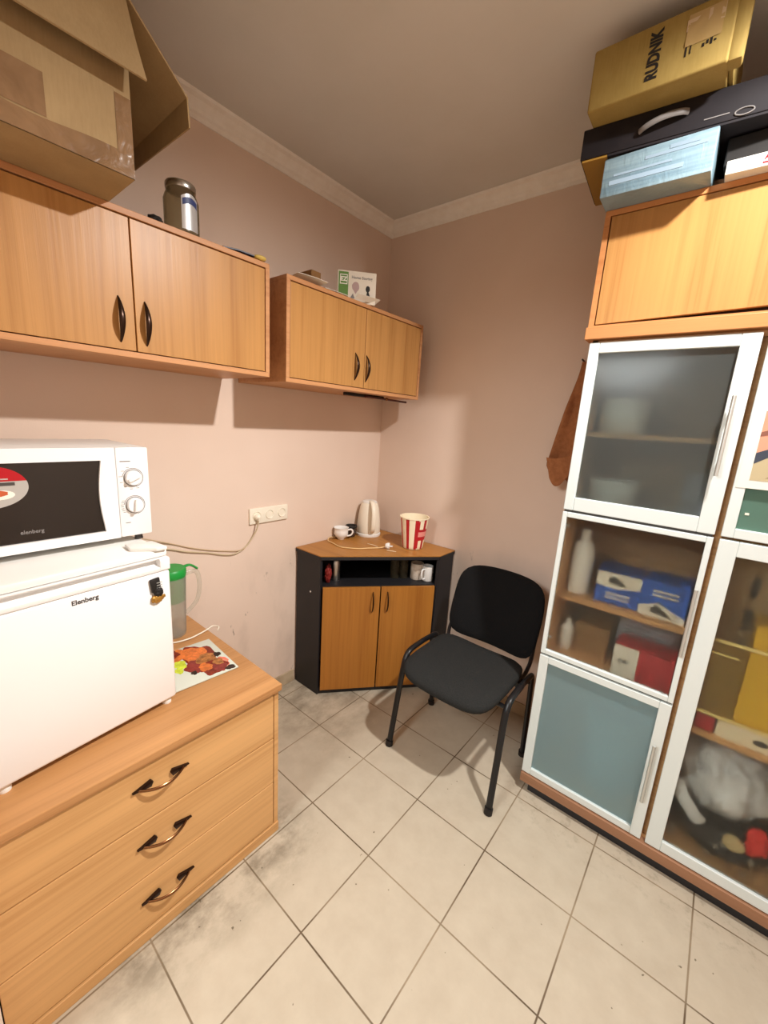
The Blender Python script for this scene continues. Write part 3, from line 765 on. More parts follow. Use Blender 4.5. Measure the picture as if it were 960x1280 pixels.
dc = thing('small_dark_jar', (.010, -.222, ZT), 'small dark jar with a black rim, between the white cup and the kettle', 'jar')
c = (.010, -.222, ZT)
b = MB(); b.lathe([(0, 0), (.024, 0), (.029, .008), (.029, .05), (.026, .058), (0, .058)], c, 28); b.build('body', mat('brown_glass', srgb(58, 44, 38), .2, coat=.5), dc, 50)
b = MB(); b.lathe([(.026, .058), (.036, .060), (.037, .068), (.034, .074), (.028, .072), (.026, .066), (0, .064)], c, 28); b.build('rim', M['ink'], dc, 50)

bu = thing('popcorn_bucket', (.405, -.098, ZT), 'red and white striped paper bucket on the corner cabinet', 'bucket')
c = (.405, -.098, ZT)
def stripes(i, k):
    if i in (0, 1) or i >= 13: return 1
    ph = (k+2) % 8
    if i == 12: return 1
    kk = (k+0) % 72
    if 44+18 <= kk <= 44+18+9 and False: return 0
    return 0 if ph in (0, 1, 2) else 1
prof = [(0, .002), (.058, .002)]+[(.060+.024*t/10, .004+.180*t/10) for t in range(11)]+[(.088, .186), (.088, .191), (.083, .191), (.082, .184), (.058, .006), (0, .006)]
b = MB(); b.lathe(prof, c, 72, matfn=stripes); b.build('bucket_wall', [M['red'], M['creamcard']], bu, 40)
# printed red frame round a pale pink band
b = MB()
def onb(a, h, o=.0012):
    r = .060+.024*(h-.004)/.180+o; return Vector((c[0]+r*math.cos(a), c[1]+r*math.sin(a), c[2]+h))
def patch(a0, a1, h0, h1, o):
    b.sheet(lambda u, v: onb(a0+(a1-a0)*u, h0+(h1-h0)*v, o), 10, 2)
a_c = math.atan2(-.80, .60)
b.m(0); patch(a_c+.20, a_c+.42, .012, .178, .0010); patch(a_c+.15, a_c+1.25, .060, .128, .0012); patch(a_c+.86, a_c+1.00, .012, .178, .0010)
b.m(1); patch(a_c+.34, a_c+1.25, .083, .113, .0018)
b.build('printed_band', [M['red'], M['pink']], bu)

# things on the open shelf of the corner cabinet
zs = .6712
def on_front(s, d): return PL+D*s-N*d
p = on_front(.040, .055); t = thing('red_packet', (p.x, p.y, zs), 'small crumpled red packet at the left end of the open shelf', 'packet')
MB().blob((p.x, p.y, zs+.055), (.019, .019, .052), 2, .25, 4, 4, zs+.0006).build('wrapper', mat('crumpled_red', srgb(132, 38, 34), .5), t, 50)
p = on_front(.085, .10); t = thing('steel_can', (p.x, p.y, zs), 'tall shiny steel can beside the red packet on the open shelf', 'can')
b = MB(); b.lathe([(0, 0), (.026, 0), (.027, .003), (.027, .118), (.024, .122), (0, .122)], (p.x, p.y, zs), 28); b.build('body', M['steel'], t, 40)
b = MB(); b.lathe([(.0, .1222), (.024, .1222), (.0235, .130), (0, .131)], (p.x, p.y, zs), 28); b.build('lid', M['dgrey'], t, 40)
for s, lb in ((.440, 'clear drinking glass on the open shelf, first right of the gap'), (.492, 'clear drinking glass on the open shelf, next to the printed mug')):
    p = on_front(s, .12); t = thing('drinking_glass', (p.x, p.y, zs), lb, 'glass', 'glasses on the open shelf')
    MB().lathe([(0, .002), (.024, .002), (.025, .010), (.030, .118), (.0285, .118), (.0235, .012), (0, .008)], (p.x, p.y, zs), 28).build('tumbler', M['jarglass'], t, 50)
def mug(s, d, label, m, hdir, h=.098, r=.038):
    p = on_front(s, d); t = thing('mug', (p.x, p.y, zs), label, 'mug', 'mugs on the open shelf'); c = (p.x, p.y, zs)
    MB().lathe([(0, 0), (r-.003, 0), (r, .004), (r, h), (r-.0035, h), (r-.004, .008), (0, .006)], c, 32).build('body', m, t, 50)
    q = Vector(c); hv = Vector(hdir).normalized()
    MB().tube(smooth_path([q+hv*(r-.003)+Vector((0, 0, h*.82)), q+hv*(r+.022)+Vector((0, 0, h*.82)), q+hv*(r+.028)+Vector((0, 0, h*.5)), q+hv*(r+.018)+Vector((0, 0, h*.2)), q+hv*(r-.003)+Vector((0, 0, h*.16))]), .0055, 8).build('handle', M['porcelain'], t, 50)
mug(.570, .105, 'pale mug with a pinkish print on the open shelf, beside the glasses', plain_noise('printed_mug', srgb(200, 180, 160), srgb(226, 214, 200), 30, .3), tuple(-N))
mug(.628, .075, 'white mug with its handle towards the room, at the right end of the open shelf', M['porcelain'], tuple(-D*.8+N*.6), .090, .032)

# ------------------------------------------------------------------ on the wall cabinets
JZ = 2.1172
jr = thing('glass_jar', (.255, -1.333, JZ), 'big glass jar with a metal lid and silver label, on the cabinet', 'jar')
c = (.255, -1.333, JZ)
b = MB(); b.lathe([(0, .001), (.046, .001), (.052, .008), (.052, .105), (.046, .122), (.042, .128), (.041, .140), (.039, .140), (.040, .126), (.044, .120), (.0495, .104), (.0495, .010), (0, .006)], c, 40); b.build('body', M['jarglass'], jr, 50)
b = MB(); b.lathe([(0, .136), (.0445, .134), (.0455, .138), (.0455, .150), (.043, .153), (0, .1535)], c, 40); b.build('lid', M['steel'], jr, 40)
b = MB()
a0 = math.atan2(-.42, .91)
b.m(0).sheet(lambda u, v: (c[0]+.0525*math.cos(a0+1.05*u), c[1]+.0525*math.sin(a0+1.05*u), c[2]+.014+(.090+.012*math.sin(PI*u))*v), 12, 4)
b.m(1).sheet(lambda u, v: (c[0]+.0529*math.cos(a0+.06+.93*u), c[1]+.0529*math.sin(a0+.06+.93*u), c[2]+.080+.018*v+.008*math.sin(PI*u)), 12, 2)
b.build('paper_label', [mat('silver_label', srgb(206, 206, 206), .3, .5), mat('navy_label', srgb(50, 62, 110), .4)], jr, 50)
tag(MB().blob((.290, -1.430, JZ+.010), (.018, .022, .012), 4, .3, 2.5, 3, JZ).build('dark_lump', M['ink'], None, 50, loc=(.29, -1.43, JZ)), 'small dark lump lying beside the glass jar, on the cabinet', 'object')
br = thing('flat_brush', (.30, -1.13, JZ), 'flat brush with dark blue handle and yellow tip, at the end of the cabinet', 'brush')
b = MB(); b.tube([(.292, -1.215, JZ+.008), (.300, -1.16, JZ+.012), (.308, -1.105, JZ+.010)], [.007, .009, .008], 10, flat=(.5, 1.1)); b.build('handle', mat('navy_handle', srgb(28, 32, 56), .4), br, 50)
b = MB(); b.blob((.312, -1.082, JZ+.010), (.020, .024, .010), 1, .12, 2, 3, JZ); b.build('tip', mat('yellow_tip', srgb(206, 176, 90), .5), br, 50)

EZ_ = 2.1092
ez = thing('printed_box', (.243, -.506, EZ_), 'white printed carton with a green strip, on the cabinet near the corner', 'box', rz=math.radians(-42))
x0, x1, y0, y1, h = -.075, .05, -.090, .090, .137
b = MB(); b.box(x0, x1, y0, y1, 0, h, .0015); b.build('carton', plain_noise('off_white_card', srgb(222, 212, 194), srgb(228, 218, 202), 8, .5), ez, world=False)
b = MB(); xx = x1+.0006
b.m(0).box(x1, xx, y0+0.005, y0+0.050, .006, h-.006)
b.m(1).box(x1, xx+.0004, y0+0.011, y0+0.046, .078, .120); b.m(0).box(x1, xx+.0006, y0+0.014, y0+0.043, .082, .116)
b.m(1).text('EZ', .026, FACE_X((xx+.0008, y0+0.028, .099)), .0003, .001)
b.m(2).text('Home Storing', .017, FACE_X((xx+.0002, y0+0.113, .110)), .0003, .0003)
b.m(3).blob((xx, y0+0.085, .072), (.0006, .017, .020), 6, .1, 2, 3); b.m(3).prism([(y0+0.070, .065), (y0+0.101, .065), (y0+0.085, .040)], x1, xx, 'x')
b.m(4).blob((xx, y0+0.142, .066), (.0007, .010, .013), 2, .15, 2, 3); b.m(4).prism([(y0+0.114, .024), (y0+0.156, .024), (y0+0.153, .036), (y0+0.146, .054), (y0+0.139, .054), (y0+0.136, .038)], x1, xx+.0002, 'x')
b.m(2).prism([(y0+0.060, .020), (y0+0.082, .020), (y0+0.073, .042)], x1, xx, 'x')
b.build('print', [M['greenprint'], M['paperwhite'], M['grey'], mat('mauve_print', srgb(178, 150, 146), .5), M['ink']], ez, world=False)
def sheetthing(name, pts, lift, label, m):
    P = [Vector(p) for p in pts]
    def fn(u, v):
        p = P[0].lerp(P[1], u).lerp(P[3].lerp(P[2], u), v); return p+Vector((0, 0, lift*math.sin(PI*u)*.5))
    return tag(MB().sheet(fn, 8, 4, .0012).build(name, m, None, 50, loc=P[0]), label, 'sheet')
sheetthing('paper_sheet', [(.310, -.905, EZ_+.024), (.345, -.775, EZ_+.016), (.16, -.76, EZ_+.004), (.14, -.90, EZ_+.004)], .006, 'thin white sheet lying flat on the cabinet, left of the printed carton', M['paperwhite'])
sheetthing('paper_sheet', [(.322, -.770, EZ_+.002), (.330, -.640, EZ_+.002), (.300, -.640, EZ_+.002), (.290, -.770, EZ_+.002)], .002, 'narrow white paper strip at the cabinet edge before the carton', M['paperwhite'])
sheetthing('leaning_card', [(.352, -.600, EZ_+.020), (.352, -.450, EZ_+.028), (.322, -.450, EZ_+.012), (.328, -.595, EZ_+.003)], .0, 'pale folded card leaning against the front of the printed carton', M['paperwhite'])
tag(MB().box(.12, .20, -.745, -.690, EZ_, EZ_+.100, .002).build('brown_box', M['browncard'], None, loc=(.16, -.71, EZ_)), 'small brown box standing left of the printed carton', 'box')

rd = thing('tool_rod', (.25, -.30, 1.70), 'slim dark red rod with a shiny joint, held under the cabinet near the corner', 'rod')
b = MB(); b.box(.205, .235, -.53, -.24, 1.694, 1.709, .003); b.build('holder', M['ink'], rd)
b = MB(); b.tube([(.240, -.40, 1.698), (.252, -.06, 1.692)], .0055, 10); b.build('rod', mat('oxblood', srgb(74, 28, 22), .35), rd, 50)
b = MB(); b.blob((.249, -.235, 1.696), (.009, .009, .009), 1, .05, 2, 3); b.build('joint', M['copper'], rd, 50)

# open carton over the left cabinet
CZ = 2.1175
bx = thing('open_carton', (.30, -1.76, CZ), 'big open brown cardboard carton with spread flaps, overhanging the hanging cabinet', 'carton')
xf, yr, yl, xk, zt = .506, -1.562, -1.985, .10, 2.495
b = MB(); th = .005
b.box(xf-th, xf, yl, yr, CZ, zt); b.box(xk, xk+th, yl, yr, CZ, zt); b.box(xk+th, xf-th, yr-th, yr, CZ, zt); b.box(xk+th, xf-th, yl, yl+th, CZ, zt); b.box(xk, xf, yl, yr, CZ, CZ+th)
b.build('body', M['card'], bx)
def flap(name, a, bb, cc2, dd, bend=0.):
    A, B_, C_, D_ = map(Vector, (a, bb, cc2, dd)); n = (B_-A).cross(D_-A).normalized()
    m = MB(); m.sheet(lambda u, v: A.lerp(B_, u).lerp(D_.lerp(C_, u), v)+n*bend*math.sin(PI*v), 10, 6, .004); return m.build(name, M['card'], bx)
flap('flap', (xf, yl, zt), (xf, yr, zt), (xf+.062, yr+.015, 2.306), (xf+.055, yl-.01, 2.306), .004)
def side_flap(u, v):
    A = Vector((xf, yr, zt)).lerp(Vector((xk, yr, zt)), u)
    B1 = Vector((xf-.040, -1.402, 2.388)).lerp(Vector((xk-.01, -1.402, 2.385)), u); B2 = Vector((xf-.037, -1.400, 2.318)).lerp(Vector((xk-.01, -1.400, 2.328)), u)
    return A.lerp(B1, v/.7) if v < .7 else B1.lerp(B2, (v-.7)/.3)
MB().sheet(side_flap, 10, 10, .004).build('flap', M['card'], bx)
flap('flap', (xk, yr-.01, zt), (xk, yl, zt), (xk-.11, yl, 2.42), (xk-.11, yr-.01, 2.42), .0)
b = MB()
b.sheet(lambda u, v: (xf+.0009+.0006*noise.noise(Vector((u*30, v*9, 1))), yl+(yr-yl)*u, CZ+.001+(.044+.005*math.sin(u*9))*v), 60, 6)
b.sheet(lambda u, v: (xf+.0012+.0006*noise.noise(Vector((u*9, v*30, 4))), yr-.034+.034*u, CZ+.044+.12*v), 6, 24)
b.sheet(lambda u, v: (xf+.0012+.0006*noise.noise(Vector((u*19, v*20, 7))), yl+(.255)*u, CZ+.044+.080*v), 24, 10)
b.build('packing_tape', M['tape'], bx, 60)

# ------------------------------------------------------------------ boxes on the tall cabinet
BZ = 2.3035
bb_ = thing('flat_blue_box', (1.43, -.30, BZ), 'flat pale blue film-wrapped box at the bottom of the pile, near the wall corner', 'box')
mxb = Matrix.Translation((1.288, -.494, 0)) @ Matrix.Rotation(math.radians(1.5), 4, 'Z') @ Matrix.Translation((-1.288, .494, 0))
b = MB(); b.box(1.288, 1.570, -.494, -.16, BZ, BZ+.108, .004, mxb); b.build('carton', M['bluebox'], bb_, 40)
b = MB()
for z, x0, x1, hh in ((.075, 1.40, 1.55, .008), (.052, 1.32, 1.47, .006), (.030, 1.31, 1.50, .012), (.085, 1.46, 1.53, .010)): b.box(x0, x1, -.4948, -.494, BZ+z, BZ+z+hh, 0, mxb)
b.build('print', mat('faded_print', srgb(140, 160, 176), .4), bb_)
kc = thing('black_case', (1.23, -.512, BZ+.1095), 'long flat black case with a grey carry handle, under the ochre carton', 'case', rz=math.radians(5.2))
b = MB(); b.box(-.012, .62, 0, .30, .006, .088, .003); b.box(.066, .615, .003, .297, .0, .007); b.build('shell', M['casefabric'], kc, 40, world=False)
b = MB(); b.box(-.006, .065, .004, .296, .0, .006); lab(b.build('bottom', M['mustard'], kc, world=False), 'mustard coloured underside')
b = MB()
pts = [(.145+.115*t/12, -.004-.016*math.sin(PI*t/12)**.6, .038+.004*math.sin(PI*t/12)+.016*t/12) for t in range(13)]
b.tube(pts, .0085, 10, flat=(1, .55), up=(0, 0, 1)); b.build('handle', M['grey'], kc, 40, world=False)
b = MB(); b.tube([(.387+.020*math.cos(2*PI*k/24), -.0012, .018+.008*math.sin(2*PI*k/24)) for k in range(24)], .0018, 6, closed=True)
b.box(.300, .355, -.0012, 0, .022, .0245); b.build('emblem', M['grey'], kc, world=False)
RZ = BZ+.1095+.0885
rb = thing('ochre_carton', (1.405, -.42, RZ), 'ochre cardboard carton with vertical black lettering, topmost on the tall cabinet', 'carton', rz=math.radians(1.))
b = MB(); b.box(-.166, .160, -.160, .16, .0, .152, .006, None, 3); b.build('carton', M['kraft'], rb, 40, world=False)
b = MB(); b.box(.160, .172, -.152, .15, .006, .148, .005); b.box(.150, .184, -.162, -.120, .0, .150, .008, Matrix.Rotation(math.radians(2), 4, 'Z')); b.build('end_flap', M['kraft'], rb, 40, world=False)
b = MB(); b.text('RUDNIK', .038, frame_mx((-.008, -.1606, .078), (0, 0, 1), (-1, 0, 0)), .0004, .0016, .78); b.build('lettering', M['ink'], rb, world=False)
b = MB(); b.box(.062, .066, -.1608, -.16, .045, .085); b.box(.072, .075, -.1608, -.16, .048, .080)
for k in range(4): b.box(.098+.008*k, .103+.008*k, -.1608, -.16, .052+.004*(k % 2), .060+.004*(k % 3))
b.build('handling_marks', M['ink'], rb, world=False)
b = MB(); b.box(.058, .092, -.1612, -.16, .116, .124); b.box(.058, .064, -.1612, -.16, .100, .116); b.box(.102, .109, -.1612, -.16, .106, .130); b.box(.128, .136, -.1612, -.16, .098, .134); b.build('painted_glint', mat('glint_paint', srgb(196, 172, 140), .25), rb, world=False)  # pale strips painted on as the highlights of the shiny tape
b = MB(); b.sheet(lambda u, v: (.060+.075*u, -.1612-.0016*noise.noise(Vector((u*4, v*4, 3))), .066+.068*v), 12, 12); b.build('tape', mat('clear_tape', srgb(176, 148, 96), .12, coat=.7), rb, 60, world=False)
wb = thing('flat_white_box', (1.72, -.32, BZ), 'flat white box with red lettering on its edge, right of the blue box', 'box', rz=math.radians(2))
b = MB(); b.box(-.126, .20, -.118, .12, .0, .034, .002); b.build('carton', M['paperwhite'], wb, 40, world=False)
b = MB(); b.text('Plymouth', .013, FACE_MY((-.083, -.1184, .015)), .0003, 0.); b.build('lettering', mat('pale_red_ink', srgb(196, 150, 150), .5), wb, world=False)
b = MB(); b.text('Amoro', .016, FACE_MY((-.022, -.1184, .021)), .0003, .0008); b.build('lettering', M['redlabel'], wb, world=False)
b = MB(); b.box(-.048, .004, -.1186, -.118, .007, .011); b.build('red_line', M['redlabel'], wb, world=False)
tag(MB().box(1.588, 1.93, -.415, -.14, BZ+.0345, BZ+.104, .004).build('shade_block', M['ink'], None, loc=(1.76, -.25, BZ+.0345)), 'black filler block for the shade between the flat white box and black case', 'box')  # added black block, stands in for the dark void under the case

# ------------------------------------------------------------------ towel, poster
tw = thing('hanging_cloth', (1.17, YW-.02, 1.90), 'brown cloth hanging on the wall between the chair and the tall cabinet', 'towel')
def cloth(u, v):
    # u across, v down; gathered at the hook
    w = .012+.125*v**.8
    xl = 1.165-.085*min(1, v/.86)**1.1
    if v > .86: xl += .055*((v-.86)/.14)**1.5
    x = xl+(1.262-xl)*u*(.25+.75*v**.6)
    y = YW-.022-.028*v*(1+.6*math.sin(u*9+v*2))*(.4+.6*math.sin(PI*min(1, v)))-.014*noise.noise(Vector((u*3, v*4, 2)))
    z = 1.895-.55*v+.012*math.sin(u*7)*v
    return (x, y, z)
b = MB(); b.sheet(cloth, 30, 40, .004); b.build('cloth', M['towel'], tw, 60)
b = MB(); b.sheet(lambda u, v: (1.085+.115*u*(1-.25*v)+.03*v, YW-.078-.012*math.sin(PI*u)-.01*v, 1.455-.02*u+.045*u*u-(.095+.035*math.sin(PI*u))*v), 20, 14, .004); b.build('fold', M['towel'], tw, 60)
b = MB(); b.tube([(1.166, YW+.002, 1.90), (1.166, YW-.03, 1.905)], .004, 8); b.build('nail', M['dgrey'], tw, 40)

ps = thing('poster', (2.0, YF-.003, 1.45), 'printed sheet showing a man in a khaki jacket, on the upper right glass door', 'poster')
yy = YF-.0028
b = MB(); b.m(0).box(1.785, 2.235, yy-.0006, yy, 1.447, 1.892)
b.m(1).box(1.812, 2.21, yy-.0010, yy-.0005, 1.694, 1.888)
for x, z in ((1.838, 1.719), (1.852, 1.768), (1.90, 1.719), (1.91, 1.768), (1.95, 1.74)): b.m(2).box(x, x+.014, yy-.0014, yy-.0009, z, z+.012)
px0, px1, pz0, pz1 = 1.812, 2.21, 1.472, 1.672
b.m(3).box(px0, px1, yy-.0010, yy-.0005, pz0, pz1)
b.m(4).prism([(px0, pz0), (px1, pz0), (px1, 1.60), (1.90, 1.590), (1.872, 1.575), (1.835, 1.545), (px0, 1.520)], yy-.0014, yy-.0009, 'y')
b.m(5).prism([(px0, 1.520), (px0, 1.552), (1.84, 1.566), (1.872, 1.598), (1.884, 1.588), (1.868, 1.562), (1.84, 1.540)], yy-.0018, yy-.0009, 'y')
b.m(6).prism([(px0, 1.612), (1.836, 1.622), (1.858, 1.620), (1.862, 1.612), (1.836, 1.606), (px0, 1.600)], yy-.0018, yy-.0009, 'y')
b.m(7).prism([(1.845, 1.480), (1.866, 1.486), (1.905, 1.500), (1.905, 1.504), (1.864, 1.494)], yy-.0018, yy-.0013, 'y')
b.build('print', [M['paperwhite'], M['postergrey'], M['ink'], M['skin'], M['khaki'], M['navy'], mat('printed_shade', srgb(140, 90, 74), .5), mat('printed_fold', srgb(130, 112, 84), .5)], ps)
tag(MB().box(1.822, 1.832, YF+.0085, YF+.0095, 1.365, 1.372, .0003).build('paint_fleck', M['cream'], None, loc=(1.827, YF+.009, 1.365)), 'pale fleck stuck on the green glass pane below the printed sheet', 'fleck')

# ------------------------------------------------------------------ inside the tall cabinet
def bottle(x, y, z, r, h, m, label, cat='bottle', name='white_bottle', cap=True):
    t = thing(name, (x, y, z), label, cat)
    MB().lathe([(0, 0), (r*.92, 0), (r, .006), (r, h*.66), (r*.8, h*.80), (r*.38, h*.86), (r*.36, h*.9), (0, h*.9)], (x, y, z), 28).build('body', m, t, 50)
    if cap: MB().lathe([(0, h*.9), (r*.42, h*.9), (r*.42, h), (0, h)], (x, y, z), 20).build('cap', M['whiteplastic'], t, 40)
bottle(1.372, -.26, .9325, .042, .265, M['porcelain'], 'tall white bottle at the left of the shelf behind the hazy glass door')
def card_box(name, label, x0, x1, y0, y1, z0, h, m, rz=0., cat='box', extra=None):
    t = thing(name, ((x0+x1)/2, (y0+y1)/2, z0), label, cat, rz=math.radians(rz))
    w, d = (x1-x0)/2, (y1-y0)/2
    MB().box(-w, w, -d, d, 0, h, .0015).build('carton', m, t, world=False)
    if extra:
        b = MB(); ms = extra(b, w, d, h); b.build('print', ms, t, world=False)
    return t
def blue_print(flip):
    def f(b, w, d, h):
        e = .0006
        if flip: b.m(0).prism([(-w, .0), (w, .0), (w, .02), (-.2*w, h*.42), (-w, h*.25)], -d-e, -d, 'y')
        else: b.m(0).prism([(-w, h), (w, h), (w, h*.62), (-.1*w, h*.5), (-w, h*.55)], -d-e, -d, 'y')
        z = h*.2 if flip else h*.74
        b.m(1).prism([(-.45*w, z-.008), (.25*w, z-.016), (.35*w, z-.008), (-.2*w, z+.022), (-.45*w, z+.010)], -d-2*e, -d-e, 'y')
        b.m(0)
        for k in range(2): b.box(-.5*w, .6*w, -d-e, -d, (.72 if flip else .30)*h-k*.016, (.72 if flip else .30)*h-k*.016+.007)
        return [M['paperwhite'], M['dgrey']]
    return f
card_box('blue_box', 'blue box with a white upper band, beside the white bottle behind the hazy glass', 1.440, 1.590, -.30, -.14, .9325, .125, M['bluecard'], 3, 'box', blue_print(False))
card_box('blue_box', 'blue box with a white lower corner, nearest the handle behind the hazy glass', 1.600, 1.745, -.31, -.15, .9325, .135, M['bluecard'], -2, 'box', blue_print(True))
def rw(b, w, d, h):
    b.m(0).box(-w, -.15*w, -d-.0006, -d, 0, h); b.m(1).box(-.8*w, -.4*w, -d-.001, -d, h*.45, h*.55); return [M['paperwhite'], M['grey']]
card_box('red_white_box', 'box half white and half red, low behind the hazy glass door', 1.552, 1.745, -.33, -.20, .6685, .125, M['redcard'], 0, 'box', rw)
t = thing('plastic_tub', (1.64, -.10, .6685), 'large lilac-grey plastic tub behind the red and white box', 'tub')
MB().box(1.53, 1.74, -.17, -.03, .6685, .885, .02, None, 3).build('body', M['lilac'], t, 40)
bottle(1.360, -.26, .6690, .026, .135, M['porcelain'], 'short white bottle low at the left behind the hazy glass door', name='small_bottle')
card_box('plain_carton', 'plain brown carton low in the cabinet, between the short bottle and the tub', 1.385, 1.515, -.24, -.08, .6685, .125, M['browncard'])
# behind the frosted upper door
t = thing('enamel_pot', (1.42, -.22, 1.5855), 'pale round pot on the upper shelf, blurred by the frosted door', 'pot')
MB().lathe([(0, 0), (.075, 0), (.085, .02), (.085, .11), (.07, .13), (0, .135)], (1.42, -.22, 1.5855), 28).build('body', M['porcelain'], t, 50)
t = thing('white_bowl', (1.43, -.24, 1.2885), 'white bowl at the left under the upper shelf, blurred by the frosted door', 'bowl')
MB().lathe([(0, 0), (.05, 0), (.085, .05), (.09, .12), (.086, .12), (.078, .05), (0, .01)], (1.43, -.24, 1.2885), 28).build('body', M['porcelain'], t, 50)
t = thing('grey_canister', (1.69, -.22, 1.2885), 'pale grey canister at the right under the upper shelf, behind the frosted door', 'canister')
MB().lathe([(0, 0), (.045, 0), (.045, .17), (.04, .18), (0, .18)], (1.69, -.22, 1.2885), 28).build('body', M['lilac'], t, 50)
# behind the bottom frosted door
t = thing('teal_bucket', (1.60, -.20, .1005), 'pale teal plastic bucket behind the lower frosted door', 'bucket')
MB().lathe([(0, 0), (.10, 0), (.125, .36), (.13, .37), (.12, .37), (.096, .01), (0, .01)], (1.60, -.20, .1005), 32).build('body', M['tealplastic'], t, 50)
t = thing('tan_bundle', (1.41, -.25, .1005), 'tan cloth bundle at the lower left behind the lower frosted door', 'bundle')
MB().blob((1.425, -.25, .165), (.070, .070, .075), 7, .2, 2.5, 4, .1005).build('cloth', M['browncard'], t, 50)
# behind the right-hand glass door
def boxprint(b, w, d, h):
    for k in range(4): b.box(.10*w, .34*w, -d-.0006, -d, h*(.18+.18*k), h*(.30+.18*k))
    return [M['ink']]
card_box('tall_carton', 'tall brown carton with black marks, on the shelf behind the right glass door', 1.80, 1.975, -.20, -.03, .5905, .65, M['card'], 0, 'carton', boxprint)
card_box('yellow_box', 'yellow box on the shelf, right of the tall brown carton', 1.925, 2.12, -.33, -.21, .655, .36, M['yellow'])
t = thing('clear_crate', (1.93, -.27, .645), 'clear amber plastic tray with bright rims, in front of the brown carton', 'tray')
m_amber = glass('amber_plastic', (.95, .86, .58, 1), .5, .2, .22, srgb(190, 160, 90))
b = MB(); b.box(1.80, 1.920, -.345, -.340, .66, .93); b.box(1.80, 1.92, -.345, -.22, .655, .66); b.build('wall', m_amber, t)
b = MB(); b.box(1.798, 2.10, -.352, -.338, .928, .938, .003); b.box(1.798, 2.08, -.352, -.338, .660, .670, .003); b.box(1.798, 1.90, -.351, -.339, .885, .890, .001); b.build('rim', mat('pale_amber', srgb(240, 214, 140), .3), t)
card_box('dark_red_box', 'small dark red box on the shelf under the clear tray', 1.835, 1.885, -.33, -.25, .5905, .060, M['redcard'])
card_box('cream_box', 'long flat cream box on the shelf under the yellow box', 1.892, 2.12, -.335, -.22, .5905, .062, M['creamcard'], 0, 'box', lambda b, w, d, h: (b.blob((0, -d, h*.5), (.02, .0008, .011), 1, .1, 2, 3), [M['dgrey']])[1])
t = thing('white_bag', (1.95, -.22, .32), 'crumpled white plastic bag on the black bag, behind the right glass door', 'bag')
MB().blob((1.96, -.20, .375), (.14, .12, .130), 3, .24, 2.6, 5, .262).build('film', M['whitebag'], t, 60)
MB().tube(smooth_path([(1.83, -.325, .36), (1.845, -.335, .32), (1.89, -.340, .265), (1.92, -.335, .235)]), [.006]+[.016]*17+[.006], 8, flat=(1.4, .5)).build('bag_edge', M['whitebag'], t, 60)
t = thing('black_bag', (1.96, -.2, .1005), 'black patterned bag on the bottom of the cabinet, behind the right glass door', 'bag')
MB().blob((1.98, -.185, .165), (.17, .155, .075), 8, .10, 2.2, 4, .1005).build('body', M['darkbag'], t, 60)
b = MB(); random.seed(5)
for k in range(9):
    x, z = 1.84+random.random()*.24, .11+random.random()*.12
    b.blob((x, -.338+.25*(x-1.98)**2+(.18 if z > .2 else .12)*(z-.165)**2*9, z), (.010, .005, .009), k, .5, 3, 2)
b.build('pattern', mat('grey_flowers', srgb(140, 134, 122), .6), t)
t = thing('red_wrapper', (2.06, -.31, .25), 'bright red wrapper lying on the black bag, behind the right glass door', 'wrapper')
MB().blob((2.065, -.345, .275), (.028, .022, .052), 9, .35, 3).build('film', mat('bright_red_film', srgb(214, 40, 36), .35), t, 60)
t = thing('beige_roll', (2.015, -.325, .24), 'beige oval roll beside the red wrapper, on the black bag', 'roll')
MB().blob((2.012, -.352, .236), (.032, .02, .026), 2, .12, 2, 3).build('body', mat('beige_roll', srgb(196, 174, 128), .6), t, 60)

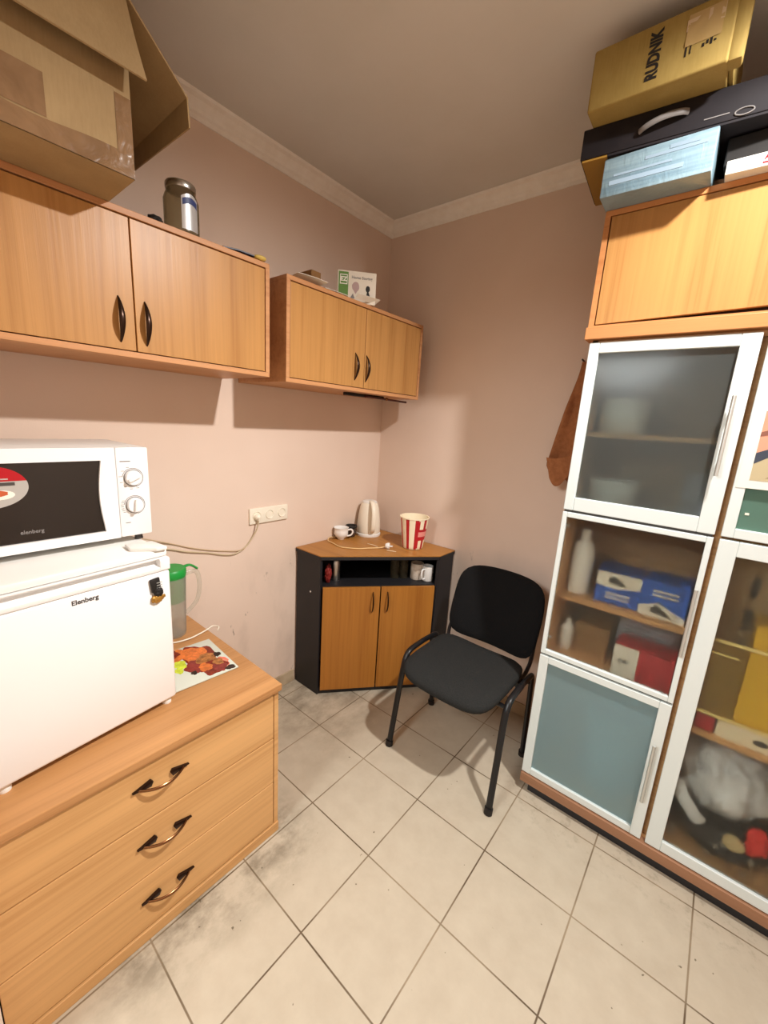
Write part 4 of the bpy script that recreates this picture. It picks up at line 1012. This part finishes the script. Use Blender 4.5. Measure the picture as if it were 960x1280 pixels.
# ------------------------------------------------------------------ lights
LX, LY, LZ = 1.98, -.84, 2.680
cl = thing('ceiling_spotlight', (LX, LY, ZC), 'round white ceiling spotlight with a dark inner ring, in front of the tall cabinet', 'lamp')
b = MB(); b.lathe([(.100, 0), (.100, -.060), (.098, -.064), (.090, -.064)], (LX, LY, ZC), 40); b.build('housing', M['whiteplastic'], cl, 50)
b = MB(); b.lathe([(.090, -.064), (.088, -.062), (.088, -.006), (0, -.006)], (LX, LY, ZC), 40); lab(b.build('inner_ring', M['ink'], cl, 50), 'black inside of the housing')
def area(name, loc, size, power, col, target=None, shape='DISK', sy=None):
    l = bpy.data.lights.new(name, 'AREA'); l.shape = shape; l.size = size
    if sy: l.size_y = sy
    l.energy = power; l.color = col
    o = bpy.data.objects.new(name, l); COL.objects.link(o); o.location = loc
    if target is not None: o.rotation_euler = (Vector(target)-Vector(loc)).to_track_quat('-Z', 'Y').to_euler()
    return o
sp = area('spotlight_beam', (LX, LY, LZ), .085, 46, (1., .975, .94), (LX-.54, LY-.32, LZ-.76)); sp.data.spread = math.radians(150)
area('hall_light', (.95, -3.15, 2.34), .8, 50, (.95, 1., 1.), (1.85, -1.0, .5))
wd = bpy.data.worlds.new('World'); S.world = wd; wd.use_nodes = True
wd.node_tree.nodes['Background'].inputs[0].default_value = (1., .90, .78, 1); wd.node_tree.nodes['Background'].inputs[1].default_value = .08

# ------------------------------------------------------------------ camera
yaw, pitch, roll = .683007115, -.218014839, .0623107434
fwd = Vector((-math.sin(yaw)*math.cos(pitch), math.cos(yaw)*math.cos(pitch), math.sin(pitch)))
r0 = fwd.cross(Vector((0, 0, 1))).normalized(); u0 = r0.cross(fwd)
rt = r0*math.cos(roll)+u0*math.sin(roll); up = -r0*math.sin(roll)+u0*math.cos(roll)
cam = bpy.data.cameras.new('camera'); co = bpy.data.objects.new('camera', cam); COL.objects.link(co)
mx = Matrix((rt, up, -fwd)).transposed().to_4x4(); mx.translation = Vector((1.7446, -2.0345, 1.5754)); co.matrix_world = mx
cam.sensor_fit = 'AUTO'; cam.sensor_width = 36; cam.lens = 509.416/1280*36; cam.clip_start = .01
S.camera = co
S.view_settings.view_transform = 'Standard'; S.view_settings.look = 'None'; S.view_settings.gamma = 1
S.view_settings.use_curve_mapping = False; S.view_settings.exposure = 0.
